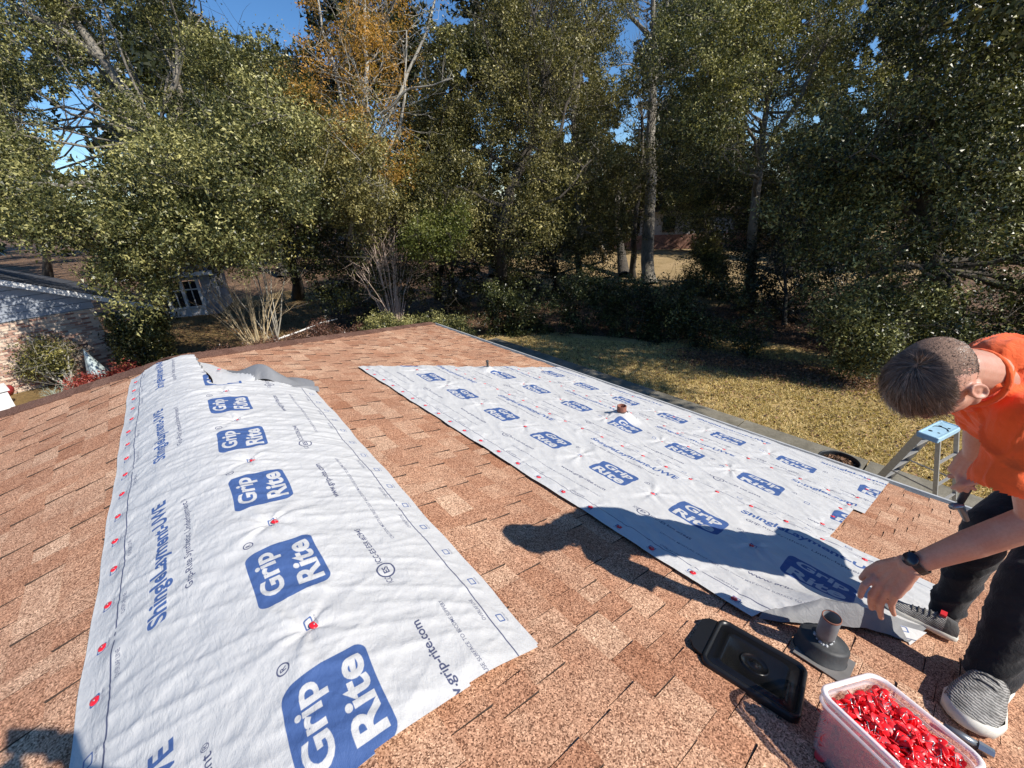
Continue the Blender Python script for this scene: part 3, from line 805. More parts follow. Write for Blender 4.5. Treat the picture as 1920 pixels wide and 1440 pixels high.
loft(q, [tr(.010, .038, TH-.012), tr(.0, .044, TH-.012), tr(.0, .044, TH-.002), tr(.003, .042, TH), tr(.010, .038, TH), tr(.013, .036, TH-.006)])
child('rim', q.mesh('rim', M_RIM, True), tub)
# label on the long near-left wall (local y = +ty side is up the slope)
q = MB(); yy = ty-.0095; lab_z0, lab_z1 = .055, .125
def onw(x, z, d=0): 
    g = .022-(.012*(z-.03)/(TH-.06)); return TF @ Vector((x, ty-g+.0012+d, z))
q.add([onw(-.045, lab_z0), onw(.075, lab_z0), onw(.075, lab_z1), onw(-.045, lab_z1)], [(0, 1, 2, 3)])
lb = child('paper_label', q.mesh('paper_label', M_PAPER), tub)
q = MB()
for k in range(19):
    x0 = -.028+.0045*k; w = .0026 if k % 3 else .0016
    q.add([onw(x0, lab_z0+.022, .001), onw(x0+w, lab_z0+.022, .001), onw(x0+w, lab_z1-.018, .001), onw(x0, lab_z1-.018, .001)], [(0, 1, 2, 3)])
for z0, z1, x0, x1 in ((lab_z0+.010, lab_z0+.014, -.036, .066), (lab_z1-.011, lab_z1-.007, -.036, .066)):
    q.add([onw(x0, z0, .001), onw(x1, z0, .001), onw(x1, z1, .001), onw(x0, z1, .001)], [(0, 1, 2, 3)])
bc = link('printed_bars', q.mesh('printed_bars', M_INK), lb);
# nails in the tub: single ones on top, the buried mass joined
M_REDT = simple('red_cap_plastic', (.88, .018, .028), .42, 0, .10, 30)
def loose_nail():
    q = MB(); q.lathe([(.0001, .0034), (.004, .0034), (.006, .0022), (.0140, .0016), (.0150, .0006), (.0150, -.0002), (.0001, -.0006)], 16)
    q.mi = 1; q.tube([(0, 0, .0042), (0, 0, -.026)], [.0013, .0008], 5); q.lathe([(.0001, .0052), (.0032, .005), (.0036, .0035)], 8)
    return q.mesh('cap_nail', [M_REDT, M_STEEL], True)
LNM = loose_nail()
rr_ = random.Random(5)
def tub_pt(z):
    while True:
        x = rr_.uniform(-tx+.03, tx-.03); y = rr_.uniform(-ty+.03, ty-.03)
        if (abs(x)/(tx-.022))**6+(abs(y)/(ty-.022))**6 < 1: return x, y
def heap(x, y): return TH-.040 + .020*(1-(x/tx)**2)*(1-(y/ty)**2) + .006*math.sin(x*60)*math.cos(y*50)
LNV = np.array([v.co[:] for v in LNM.vertices]); LNF = [tuple(p.vertices) for p in LNM.polygons]; LNI = [p.material_index for p in LNM.polygons]
nv_, nf_, ni_ = [], [], []
for k in range(1300):
    x, y = tub_pt(0)
    if k < 420: z = heap(x, y)-rr_.uniform(.008, .03)
    else:        # against the walls, seen through them
        z = rr_.uniform(.012, TH-.05); a = rr_.choice((0, 1, 2, 3)); g = .060-.024*z/TH
        if a == 0: x = tx-g
        elif a == 1: x = -tx+g
        elif a == 2: y = ty-g
        else: y = -ty+g
    R = Matrix.Rotation(rr_.uniform(0, 6.3), 4, 'Z') @ Matrix.Rotation(rr_.gauss(0, 1.0), 4, 'X') @ Matrix.Rotation(rr_.gauss(0, .8), 4, 'Y')
    A = np.array(TF @ Matrix.Translation((x, y, z)) @ R); base = len(nv_)*len(LNV)
    nv_.append(LNV @ A[:3, :3].T + A[:3, 3]); nf_ += [tuple(i+base for i in f) for f in LNF]; ni_ += [0]*len(LNI)
me = mesh_np('buried_nails', np.concatenate(nv_), nf_, [M_REDT, M_STEEL], smooth=True, mi=ni_)
o = link('cap_nail_heap', me); tag(o, 'mass of red cap nails filling the clear tub below the top layer', 'nails', None, 'stuff')
for k in range(270):
    x, y = tub_pt(0); z = heap(x, y)+rr_.uniform(-.003, .010)
    R = Matrix.Rotation(rr_.uniform(0, 6.3), 4, 'Z') @ Matrix.Rotation(rr_.gauss(0, .75), 4, 'X') @ Matrix.Rotation(rr_.gauss(0, .6), 4, 'Y')
    if rr_.random() < .3: R = R @ Matrix.Rotation(math.pi, 4, 'X')
    o = bpy.data.objects.new('cap_nail', LNM); COL.objects.link(o); o.matrix_world = TF @ Matrix.Translation((x, y, z)) @ R
    tag(o, 'loose red cap nail on top of the heap in the clear tub', 'nail', 'loose cap nails heaped in the tub')

# ---- hammer tacker lying by the tub, under the near shoe
tk = empty('hammer_tacker', roofp(*roof_hit(1800, 1385, .02), 0), 'grey metal hammer tacker lying between the tub and the near shoe', 'stapler')
M_TK = simple('grey_painted_metal', (.22, .24, .26), .35, .6)
a = Vector(roofp(*roof_hit(1768, 1362, .02), .022)); b_ = Vector(roofp(*roof_hit(1832, 1398, .02), .022))
q = MB(); q.tube([a, a.lerp(b_, .5), b_], [.010, .013, .012], 8); child('handle', q.mesh('handle', M_TK, True), tk)
q = MB(); q.tube([b_, b_+(b_-a).normalized()*.035], [.016, .014], 6); child('head', q.mesh('head', M_STEEL), tk)

# ---- aluminium step ladder on the patio beyond the eave
M_LAD = simple('brushed_aluminium', (.50, .49, .47), .42, .55, .12, 30); M_LCAP = simple('pale_blue_plastic', (.36, .55, .66), .45, 0, .1)
M_HOLE = simple('black_plastic', (.01, .01, .012), .5)  # near-black colour paints the shade inside the ladder cap's holes
zt = -1.50
LA, LB, LC2, LD = [Vector(ground(x, y, zt)) for x, y in ((1731, 812), (1776, 824), (1792, 800), (1750, 783))]
lc_ = (LA+LB+LC2+LD)/4; lad = empty('step_ladder', (lc_[0], lc_[1], GZ+.12), 'open aluminium step ladder with a pale blue top beyond the eave', 'ladder')
ux = ((LB-LA)+(LC2-LD)).normalized(); uy = Vector((-ux[1], ux[0], 0)).normalized(); 
wx = (LB-LA).length/2; wyy = max(.075, ((LD-LA).length)/2)
LFm = Matrix((ux, uy, Vector((0, 0, 1)))).transposed().to_4x4(); LFm.translation = lc_
q = MB()
def lring(g, z, r=.02): return [LFm @ Vector((x, y, z)) for x, y in rr_loop(wx-g, wyy-g, r, 5)]
loft(q, [lring(.004, -.065), lring(0, -.06), lring(0, -.006), lring(.006, 0), lring(.02, .0), lring(.024, -.006)], True)
cp = child('top_cap', q.mesh('top_cap', M_LCAP, False), lad)
for (x, y, r) in ((-.3, .35, .017), (.45, .4, .014), (-.35, -.45, .02), (.35, -.4, .012), (.65, .1, .011)):
    q = MB(); q.lathe([(r, -.004), (r, -.0035), (.0001, -.0035)], 14, LFm, (x*wx, y*wyy, 0)); h_ = link('tool_hole', q.mesh('tool_hole', M_HOLE), cp);
q = MB(); q.tube([LFm @ Vector((wx*.7*math.cos(t), wyy*.25*math.sin(t)+.01, -.002)) for t in np.linspace(.1, 3.0, 12)], .004, 5); h_ = link('tool_slot', q.mesh('tool_slot', M_HOLE), cp);
zb = GZ+.13
def rail(top, px, py, name, w=.075, t=.022):
    d = ray(px, py); A = Vector(top)
    # foot found by carrying the top-to-pixel direction down to the patio
    P0 = Vector(ground(px, py, zb)) if False else None
    return A
def bar(a, b, w, t, side):
    a = Vector(a); b = Vector(b); d = (b-a).normalized(); s_ = Vector(side); s_ = (s_-d*s_.dot(d)).normalized(); n_ = d.cross(s_)
    q = MB(); V_ = [p+s_*sx*w/2+n_*sn*t/2 for p in (a, b) for sx, sn in ((-1, -1), (1, -1), (1, 1), (-1, 1))]
    q.add(V_, [(0, 3, 2, 1), (4, 5, 6, 7), (0, 1, 5, 4), (1, 2, 6, 5), (2, 3, 7, 6), (3, 0, 4, 7)]); return q
# front pair leans toward +y / house, rear pair stands nearly upright
fl0 = LFm @ Vector((-wx*.80, -wyy*.75, -.05)); fl1 = LFm @ Vector((-wx*.80, wyy*.75, -.05))
foot_dir = Vector(ground(1640, 905, GZ+.9)) - fl0; foot_dir *= (fl0[2]-zb)/(-foot_dir[2]) if foot_dir[2] < 0 else 1
ff0 = fl0+foot_dir; ff1 = fl1+foot_dir+uy*.16
rl0 = LFm @ Vector((wx*.85, -wyy*.8, -.05)); rl1 = LFm @ Vector((wx*.85, wyy*.8, -.05))
rd = Vector(ground(1752, 948, GZ+1.2))-rl0; rd *= (rl0[2]-zb)/(-rd[2])
rf0 = rl0+rd; rf1 = rl1+rd+uy*.18
for a, b, w in ((fl0, ff0, .085), (fl1, ff1, .085)): child('leg', bar(a, b, w, .022, ux).mesh('leg', M_LAD), lad)
for a, b, w in ((rl0, rf0, .045), (rl1, rf1, .045)): child('leg', bar(a, b, w, .02, ux).mesh('leg', M_LAD), lad)
for k in range(1, 7):
    t = k/7; child('step', bar(fl0.lerp(ff0, t), fl1.lerp(ff1, t), .08, .02, ux).mesh('step', M_LAD), lad)
for k in range(1, 6):
    t = k/6; child('rear_brace', bar(rl0.lerp(rf0, t), rl1.lerp(rf1, t), .03, .015, ux).mesh('rear_brace', M_LAD), lad)
for a, b in ((fl0.lerp(ff0, .42), rl0.lerp(rf0, .38)), (fl1.lerp(ff1, .42), rl1.lerp(rf1, .38))): child('spreader', bar(a, b, .02, .005, (0, 0, 1)).mesh('spreader', M_LAD), lad)

# ---- black bin of leaves under the eave
bz = GZ+.12; BH = .62
bp = [Vector(ground(x, y, bz+BH)) for x, y in ((1533, 853), (1614, 872), (1575, 834), (1572, 892))]
bc_ = (bp[0]+bp[1]+bp[2]+bp[3])/4; br = ((bp[0]-bp[1]).length)/2
bin_ = empty('leaf_bin', (bc_[0], bc_[1], bz), 'round black bin full of dead leaves beside the ladder', 'bin')
BM = Matrix.Translation((bc_[0], bc_[1], bz))
M_BINP = simple('black_bin_plastic', (.018, .02, .022), .45, 0, .3, 12)
q = MB(); q.lathe([(.001, .004), (br*.78, .004), (br*.80, .01), (br*.94, BH-.04), (br*.96, BH-.04), (br*1.0, BH-.02), (br*1.0, BH), (br*.95, BH+.004), (br*.93, BH-.01), (br*.80, .05)], 36, BM)
child('bin_body', q.mesh('bin_body', M_BINP, True), bin_)
def leafbits(n, cx, cy, rad, z0, zs, size, seed):
    r = np.random.default_rng(seed); a = r.uniform(0, 2*np.pi, n); d = rad*np.sqrt(r.uniform(0, 1, n))
    c = np.stack([cx+d*np.cos(a), cy+d*np.sin(a), z0+r.normal(0, zs, n)+.10*(1-(d/rad)**2)], -1)
    return c
def leaf_faces(C, nrm, L, W, r, fold=.18):
    """rhombic leaves: 4 verts each"""
    n = len(C); t = r.normal(size=(n, 3)); t -= nrm*np.sum(t*nrm, 1, keepdims=True); t /= np.linalg.norm(t, axis=1, keepdims=True)+1e-9
    b = np.cross(nrm, t); L = np.asarray(L).reshape(-1, 1); W = np.asarray(W).reshape(-1, 1)
    V = np.stack([C-t*L/2, C+b*W/2+nrm*W*fold-t*L*.05, C+t*L/2, C-b*W/2+nrm*W*fold-t*L*.05], 1).reshape(-1, 3)
    return V, np.arange(4*n, dtype=np.int32).reshape(-1, 4)
def leaf_mat(name, dark, mid, light, rough=.38, spec=.5, trans=.22, hue=None):
    m, nt, b = new_mat(name); a = attr(nt, 'tone')
    c = ramp(nt, a.outputs['Fac'], [(0, dark), (.5, mid), (1, light)])
    nt.links.new(c, b.inputs['Base Color']); b.inputs['Roughness'].default_value = rough; b.inputs['Specular IOR Level'].default_value = spec
    if trans:
        t = nt.nodes.new('ShaderNodeBsdfTranslucent'); nt.links.new(mul(nt, c, (1.25, 1.3, .6)), t.inputs[0])
        mx = nt.nodes.new('ShaderNodeMixShader'); mx.inputs[0].default_value = trans
        nt.links.new(b.outputs[0], mx.inputs[1]); nt.links.new(t.outputs[0], mx.inputs[2]); nt.links.new(mx.outputs[0], nt.nodes['Material Output'].inputs[0])
    return m
M_DEAD = leaf_mat('dead_leaves', (.05, .03, .02), (.16, .09, .05), (.36, .2, .12), .7, .3, .1)
r_ = np.random.default_rng(4); C = leafbits(1300, bc_[0], bc_[1], br*.86, bz+BH-.12, .02, .06, 2)
nn = r_.normal(size=(len(C), 3)); nn[:, 2] = abs(nn[:, 2])+.8; nn /= np.linalg.norm(nn, axis=1, keepdims=True)
V_, F_q = leaf_faces(C, nn, r_.uniform(.05, .09, len(C)), r_.uniform(.03, .05, len(C)), r_)
child('dead_leaves', mesh_np('dead_leaves', V_, F_q, [M_DEAD], attrs={'tone': ('FACE', r_.uniform(0, 1, len(C)))}), bin_, 'stuff')


# ==================================================================================== NEIGHBOUR HOUSE, FAR HOUSE
M_SIDING = simple('grey_blue_siding', (.30, .33, .38), .7, 0, .1, 3); M_ROOFG = simple('dark_grey_shingles', (.05, .052, .06), .85, 0, .25, 8, .4, 30)
M_WHITE = simple('white_trim_paint', (.72, .72, .71), .5, 0, .06); M_GLASS = simple('dark_window_glass', (.015, .018, .022), .08, 0, .2)
M_BRICK = simple('mottled_tan_brick', (.52, .36, .28), .85, 0, .35, 7); M_MORTAR = simple('mortar', (.50, .45, .38), .9)
def brick_tone_mat():
    m, nt, b = new_mat('tan_and_red_bricks'); a = attr(nt, 'tone')
    c = ramp(nt, a.outputs['Fac'], [(0, (.25, .11, .08)), (.3, (.45, .27, .2)), (.6, (.60, .44, .33)), (1, (.72, .58, .45))])
    nt.links.new(c, b.inputs['Base Color']); b.inputs['Roughness'].default_value = .9; return m
M_BRK = brick_tone_mat()
W0 = ground(168, 702); zt = None
r2 = ray(176, 577); tq = np.hypot(*(W0[:2]-CAM[:2]))/np.hypot(*r2[:2]); zt = float((CAM+r2*tq)[2])
A_ = ground(0, 606, zt); B_ = ground(176, 577, zt); wd = (A_-B_)[:2]; wd /= np.linalg.norm(wd)     # along the wall, to the left
back = np.array([-wd[1], wd[0]]); back = back if back @ F_[:2] > 0 else -back
WB = B_[:2].copy()
nh = empty('neighbour_house', (WB[0], WB[1], GZ), 'neighbour house with brick gable wall, grey siding and dark roof at the left', 'house')
def wp(l, d, z): p = WB+wd*l+back*d; return (p[0], p[1], z)
def on_wall(px, py, d=0.0):
    r = ray(px, py); nrm = back; t = ((WB+back*d-CAM[:2]) @ nrm)/(r[:2] @ nrm); P = CAM+r*t; return float((P[:2]-WB) @ wd), float(P[2])
l1, z1 = on_wall(0, 522, -.25); l2, z2 = on_wall(246, 563, -.25)
sl_ = (z1-z2)/(l1-l2); rz_ = lambda l: z2+sl_*(l-l2)
LW = 7.5
q = MB(); q.add([wp(0, 0, GZ), wp(LW, 0, GZ), wp(LW, 0, zt), wp(0, 0, zt), wp(0, 9, GZ), wp(0, 9, zt)], [(0, 1, 2, 3), (0, 3, 5, 4)])
child('wall', q.mesh('wall', M_MORTAR), nh)
q = MB(); q.add([wp(0, -.03, zt), wp(LW, -.03, zt), wp(LW, -.03, rz_(LW)), wp(0, -.03, rz_(0)), wp(0, 9, zt), wp(0, 9, rz_(0)), wp(0, .0, zt), wp(LW, 0, zt)], [(0, 1, 2, 3), (0, 3, 5, 4), (0, 6, 7, 1)])
child('gable_siding', q.mesh('gable_siding', M_SIDING), nh)
q = MB()
for k in range(9):
    z = zt+.22*k
    if z < rz_(LW)-.1: q.box((0, 0, 0), (1, 1, 1)) if False else q.add([wp(0, -.034, z), wp(LW, -.034, z), wp(LW, -.045, z+.012), wp(0, -.045, z+.012)], [(0, 1, 2, 3)])
child('siding_joint', q.mesh('siding_joint', M_ROOFG), nh)
bv, bf, bt = [], [], []; rb = random.Random(9); nb = 0; bs = []
z = GZ+.03; row = 0
while z < zt-.06:
    l = -.1*(row % 2)
    while l < 5.2:
        a0, a1 = max(l, 0)+.006, l+.203
        if a1 > a0+.02:
            d = -.008-rb.random()*.012; P8 = [wp(a, dd, zz) for zz in (z+.005, z+.064) for dd in (d, .02) for a in (a0, a1)]
            bs.append((P8, rb.random()))
        l += .209
    z += .075; row += 1
for P8, t in bs:
    n = len(bv); bv += P8; bf += [(n, n+1, n+5, n+4), (n+4, n+5, n+7, n+6), (n, n+4, n+6, n+2), (n+1, n+3, n+7, n+5)]; bt += [t]*4
child('bricks', mesh_np('bricks', bv, bf, [M_BRK], attrs={'tone': ('FACE', bt)}), nh, 'stuff')
q = MB(); o_ = -.32
a = (-1.5); 
q.add([wp(a, o_, rz_(a)), wp(LW, o_, rz_(LW)), wp(LW, 10, rz_(LW)), wp(a, 10, rz_(a)), wp(a, o_, rz_(a)-.05), wp(LW, o_, rz_(LW)-.05)], [(0, 1, 2, 3), (0, 4, 5, 1)])
child('roof', q.mesh('roof', M_ROOFG), nh)
q = MB(); q.add([wp(a, o_-.01, rz_(a)-.03), wp(LW, o_-.01, rz_(LW)-.03), wp(LW, o_-.01, rz_(LW)-.21), wp(a, o_-.01, rz_(a)-.21), wp(a, o_+.03, rz_(a)-.03), wp(LW, o_+.03, rz_(LW)-.03), wp(LW, o_+.03, rz_(LW)-.21), wp(a, o_+.03, rz_(a)-.21)],
           [(0, 3, 2, 1), (0, 1, 5, 4), (3, 7, 6, 2), (0, 4, 7, 3)])
q.add([wp(a, o_+.03, rz_(a)-.2), wp(LW, o_+.03, rz_(LW)-.2), wp(LW, 0, rz_(LW)-.2), wp(a, 0, rz_(a)-.2)], [(0, 1, 2, 3)])
child('fascia', q.mesh('fascia', M_WHITE), nh)
# porch with white windows
P1 = ground(300, 600); P2 = ground(412, 588); pd = (P2-P1)[:2]; pl = np.linalg.norm(pd); pd /= pl; pb = np.array([-pd[1], pd[0]]); pb = pb if pb @ F_[:2] > 0 else -pb
po = empty('sunroom', (P1[0], P1[1], GZ), 'small white framed sunroom with paned windows behind the left tree', 'sunroom')
def pp(l, d, z): c = P1[:2]+pd*l+pb*d; return (c[0], c[1], GZ+z)
def pbox(name, l0, l1, d0, d1, z0, z1, m, par=None):
    q = MB(); V_ = [pp(l, d, z) for z in (z0, z1) for d in (d0, d1) for l in (l0, l1)]
    q.add(V_, [(0, 2, 3, 1), (4, 5, 7, 6), (0, 1, 5, 4), (2, 6, 7, 3), (0, 4, 6, 2), (1, 3, 7, 5)])
    o = child(name, q.mesh(name, m), po) if par is None else link(name, q.mesh(name, m), par)
    return o
PH = 2.15
pbox('wall', -.3, pl, .1, 3, 0, .45, M_WHITE); pbox('wall', pl-.42, pl+.05, 0, 3, .0, PH, M_SIDING); pbox('wall', -.3, pl, .1, 3, PH-.35, PH, M_SIDING)
for k in range(3):
    l0 = .02+k*(pl-.5)/3; l1 = l0+(pl-.5)/3-.14
    f = pbox('window', l0-.07, l1+.07, .02, .09, .42, .50, M_WHITE)
    pbox('pane', l0, l1, .10, .12, .5, PH-.4, M_GLASS, f)
    pbox('muntin', l0, l1, .05, .09, 1.32, 1.38, M_WHITE, f); pbox('muntin', (l0+l1)/2-.02, (l0+l1)/2+.02, .05, .09, .5, PH-.4, M_WHITE, f)
    pbox('post', l1, l1+.13, -.02, .1, .0, PH-.3, M_WHITE)
pbox('post', -.12, .0, -.02, .1, 0, PH-.3, M_WHITE)
q = MB(); q.add([pp(-1.2, -.4, PH+.08), pp(pl+.35, -.4, PH+.08), pp(pl+.35, 3.4, PH+1.0), pp(-1.2, 3.4, PH+1.0), pp(-1.2, -.4, PH-.02), pp(pl+.35, -.4, PH-.02), pp(pl+.35, 3.4, PH-.02)], [(0, 1, 2, 3), (1, 5, 6, 2)])
child('roof', q.mesh('roof', M_ROOFG), po)
pbox('fascia', -1.2, pl+.35, -.46, -.41, PH-.1, PH+.09, M_WHITE)
# far brick house glimpsed between the trunks
fh0 = ground(1150, 470); fh1 = ground(1480, 462); fd = (fh1-fh0)[:2]; fl_ = np.linalg.norm(fd); fd /= fl_; fb2 = np.array([-fd[1], fd[0]])
fb2 = fb2 if fb2 @ F_[:2] > 0 else -fb2
fh = empty('far_house', (fh0[0], fh0[1], GZ), 'pale house with brick base glimpsed far behind the trunks', 'house')
def fp(l, d, z): c = fh0[:2]+fd*l+fb2*d; return (c[0], c[1], GZ+z)
def fbox(name, l0, l1, d0, d1, z0, z1, m):
    q = MB(); V_ = [fp(l, d, z) for z in (z0, z1) for d in (d0, d1) for l in (l0, l1)]
    q.add(V_, [(0, 2, 3, 1), (4, 5, 7, 6), (0, 1, 5, 4), (2, 6, 7, 3), (0, 4, 6, 2), (1, 3, 7, 5)]); return child(name, q.mesh(name, m), fh)
M_REDB = simple('red_brick', (.28, .15, .11), .9, 0, .35, 5); M_PALE = simple('pale_house_paint', (.42, .40, .38), .8)
fbox('brick_base', 0, fl_, 0, 6, 0, 1.3, M_REDB); fbox('wall', 0, fl_, .1, 6, 1.3, 3.4, M_PALE)
for k in range(5): fbox('window', 1.2+k*fl_/5, 2.3+k*fl_/5, .02, .09, 1.5, 2.9, M_GLASS)
q = MB(); q.add([fp(-.5, -.6, 3.3), fp(fl_+.5, -.6, 3.3), fp(fl_+.5, 3.5, 5.0), fp(-.5, 3.5, 5.0), fp(fl_+.5, 7, 3.3), fp(-.5, 7, 3.3)], [(0, 1, 2, 3), (3, 2, 4, 5), (1, 4, 2), (0, 3, 5)])
child('roof', q.mesh('roof', simple('brown_roof', (.16, .11, .09), .9)), fh)

# ==================================================================================== TREES AND PLANTS
def bark_mat(name, c0, c1, sc=6):
    m, nt, b = new_mat(name); p = pos(nt, (1, 1, .35))
    k = noise(nt, sc, 6, .7, p, .4); c = ramp(nt, k, [(.3, c0), (.68, c1)]); nt.links.new(c, b.inputs['Base Color'])
    b.inputs['Roughness'].default_value = .92; bump(nt, b, noise(nt, sc*5, 5, .7, p), .9, .03); return m
M_BARK = bark_mat('grey_oak_bark', (.10, .085, .065), (.30, .27, .22)); M_BARKD = bark_mat('dark_bark', (.035, .028, .022), (.10, .085, .065))
M_BARKL = bark_mat('pale_lichen_bark', (.20, .18, .145), (.46, .43, .36))
M_OAK = leaf_mat('live_oak_leaves', (.022, .028, .008), (.105, .112, .036), (.50, .46, .18), .40, .38, .18)
M_OAKD = leaf_mat('dark_oak_leaves', (.012, .017, .006), (.075, .078, .020), (.40, .35, .11), .38, .4, .12)
M_OLIVE = leaf_mat('olive_winter_leaves', (.03, .03, .01), (.135, .125, .040), (.48, .41, .16), .45, .32, .2)
M_GLOSS = leaf_mat('glossy_evergreen_leaves', (.007, .012, .005), (.052, .062, .016), (.36, .35, .13), .40, .38, .08)
M_GOLD = leaf_mat('golden_autumn_leaves', (.20, .13, .03), (.46, .26, .055), (.62, .33, .08), .5, .3, .35)
M_LIME = leaf_mat('yellow_green_leaves', (.04, .05, .012), (.14, .16, .035), (.28, .28, .08), .45, .4, .3)
M_REDL = leaf_mat('red_nandina_leaves', (.10, .015, .012), (.30, .04, .035), (.5, .16, .10), .45, .4, .2)
M_RUST = leaf_mat('red_brown_hedge_leaves', (.035, .02, .014), (.12, .055, .04), (.26, .14, .09), .4, .5, .12)

def in_poly(x, y, P):
    c = False; n = len(P)
    for i in range(n):
        x1, y1 = P[i]; x2, y2 = P[(i+1) % n]
        if (y1 > y) != (y2 > y) and x < (x2-x1)*(y-y1)/(y2-y1)+x1: c = not c
    return c
def fill(poly, n, z, r, holes=(), seed=0, zslope=0.0):
    R = random.Random(seed); out = []; xs = [p[0] for p in poly]; ys = [p[1] for p in poly]; tries = 0
    while len(out) < n and tries < 20000:
        tries += 1
        x = R.uniform(min(xs), max(xs)); y = R.uniform(min(ys), max(ys))
        if not in_poly(x, y, poly): continue
        dz = R.uniform(*z); rad = R.uniform(*r); pr = FPX*rad/dz
        if any((x-hx)**2+(y-hy)**2 < (hr+pr*.55)**2 for hx, hy, hr in holes): continue
        if tries < 6000 and any(np.hypot(x-q[4], y-q[5]) < .55*(pr+q[6])*.8 and abs(dz-q[7]) < 1.5 for q in out): continue
        P = at(x, y, dz)
        if P[2] < GZ+.3+rad*.5: P[2] = GZ+.3+rad*.5
        out.append((P[0], P[1], P[2], rad, x, y, pr, dz))
    return [(o[0], o[1], o[2], o[3]) for o in out]
def foliage(blobs, n, size, seed, sprig=.26, per=34, up=.3, tone=(.45, .2), flat=1.0, aspect=.48, holes=(), shell=.62):
    r = np.random.default_rng(seed); B = np.array(blobs); w = B[:, 3]**2; w /= w.sum()
    n = int(n*2.6) if size < .15 else n; ns = max(1, n//per); bi = r.choice(len(B), ns, p=w)
    d = r.normal(size=(ns, 3)); d /= np.linalg.norm(d, axis=1, keepdims=True)
    rad = B[bi, 3]*(shell+(1-shell)*r.uniform(0, 1, ns)**.6)*(1+.24*r.normal(size=ns))
    S = B[bi, :3]+d*rad[:, None]*np.array([1, 1, flat])
    S[:, 2] = np.maximum(S[:, 2], GZ+.1)
    if size < .15 and ns > 300:      # open, irregular clumps: thin out sprigs by a slow 3D noise
        f = .85 if B[:, 3].mean() > .6 else (1.3 if B[:, 3].mean() > .5 else 3.0)
        g = fbm(S[:, 0]*f+S[:, 2]*f*.7, S[:, 1]*f-S[:, 2]*f*.6, 2, seed % 50)+.5*fbm(S[:, 2]*f*1.7+5, S[:, 0]*f*.9, 2, 3)
        kp = r.uniform(-.30, .16, ns) < g-.01; S, bi, d, rad = S[kp], bi[kp], d[kp], rad[kp]; ns = len(S)
    st = np.clip(r.normal(tone[0], tone[1]*.7, ns)+.10*d[:, 2]+r.normal(0, .10, len(B))[bi], 0, 1)  # sprigs on clump tops get paler leaves, top light painted in
    si = np.repeat(np.arange(ns), per); N_ = len(si)
    sd = r.normal(size=(ns, 3)); sd /= np.linalg.norm(sd, axis=1, keepdims=True)
    off = r.normal(size=(N_, 3))*sprig*.42; off += sd[si]*r.normal(size=(N_, 1))*sprig*.55
    C = S[si]+off
    C[:, 2] = np.maximum(C[:, 2], GZ+.03)
    nn = r.normal(size=(N_, 3))*.85+d[si]*.35+np.array([0, 0, up]); nn /= np.linalg.norm(nn, axis=1, keepdims=True)
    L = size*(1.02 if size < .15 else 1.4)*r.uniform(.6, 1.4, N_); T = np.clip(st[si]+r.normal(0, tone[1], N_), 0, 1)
    if holes:
        q = C-CAM; z = q @ F_; u = 960+FPX*(q @ R_)/z; v = 720+FPX*(q @ D_)/z; k = np.ones(N_, bool); wob = fbm(u/16.0, v/16.0, 2, 7)+.35*fbm(u/6.0, v/6.0, 2, 9)
        for hx, hy, hr in holes: k &= (np.hypot(u-hx, v-hy)+hr*.9*wob) > hr*r.uniform(.5, 1.0, N_)
        C, nn, L, T = C[k], nn[k], L[k], T[k]
    t = r.normal(size=(len(C), 3)); t -= nn*np.sum(t*nn, 1, keepdims=True); t /= np.linalg.norm(t, axis=1, keepdims=True)+1e-9
    b = np.cross(nn, t); L = L[:, None]; W = L*aspect*1.15
    V = np.stack([C-t*L*.5+b*W*.45, C-t*L*.35-b*W*.55, C+t*L*.55], 1).reshape(-1, 3)
    return V, np.arange(3*len(C), dtype=np.int32).reshape(-1, 3), T
def wig(a, b, n, amp, R):
    a = Vector(a); b = Vector(b); d = (b-a); L = d.length; s1_ = d.orthogonal().normalized(); s2_ = d.cross(s1_).normalized()
    f1, f2, p1, p2 = R.uniform(1, 2.3), R.uniform(1, 2.5), R.uniform(0, 6), R.uniform(0, 6)
    return [a+d*t+(s1_*math.sin(f1*3*t+p1)-s1_*math.sin(p1)*(1-t)+s2_*math.sin(f2*3*t+p2)-s2_*math.sin(p2)*(1-t))*amp*L*min(1, t*3)*(1 if t < .99 else 1) for t in np.linspace(0, 1, n)]
def twigs(mb, tip, dirv, L, R, depth=2, r0=.02):
    p = Vector(tip); pts = [p]; d = Vector(dirv).normalized()
    for k in range(4):
        d = (d+Vector((R.gauss(0, .22), R.gauss(0, .22), R.gauss(.05, .2)))).normalized(); p = p+d*L/4; pts.append(p)
    mb.tube(pts, [r0, r0*.8, r0*.6, r0*.42, r0*.2], 4, False)
    if depth > 0:
        for k in range(3):
            q = pts[R.randint(1, 4)]; dd = (d+Vector((R.gauss(0, .7), R.gauss(0, .7), R.gauss(.1, .5)))).normalized(); twigs(mb, q, dd, L*.62, R, depth-1, r0*.5)
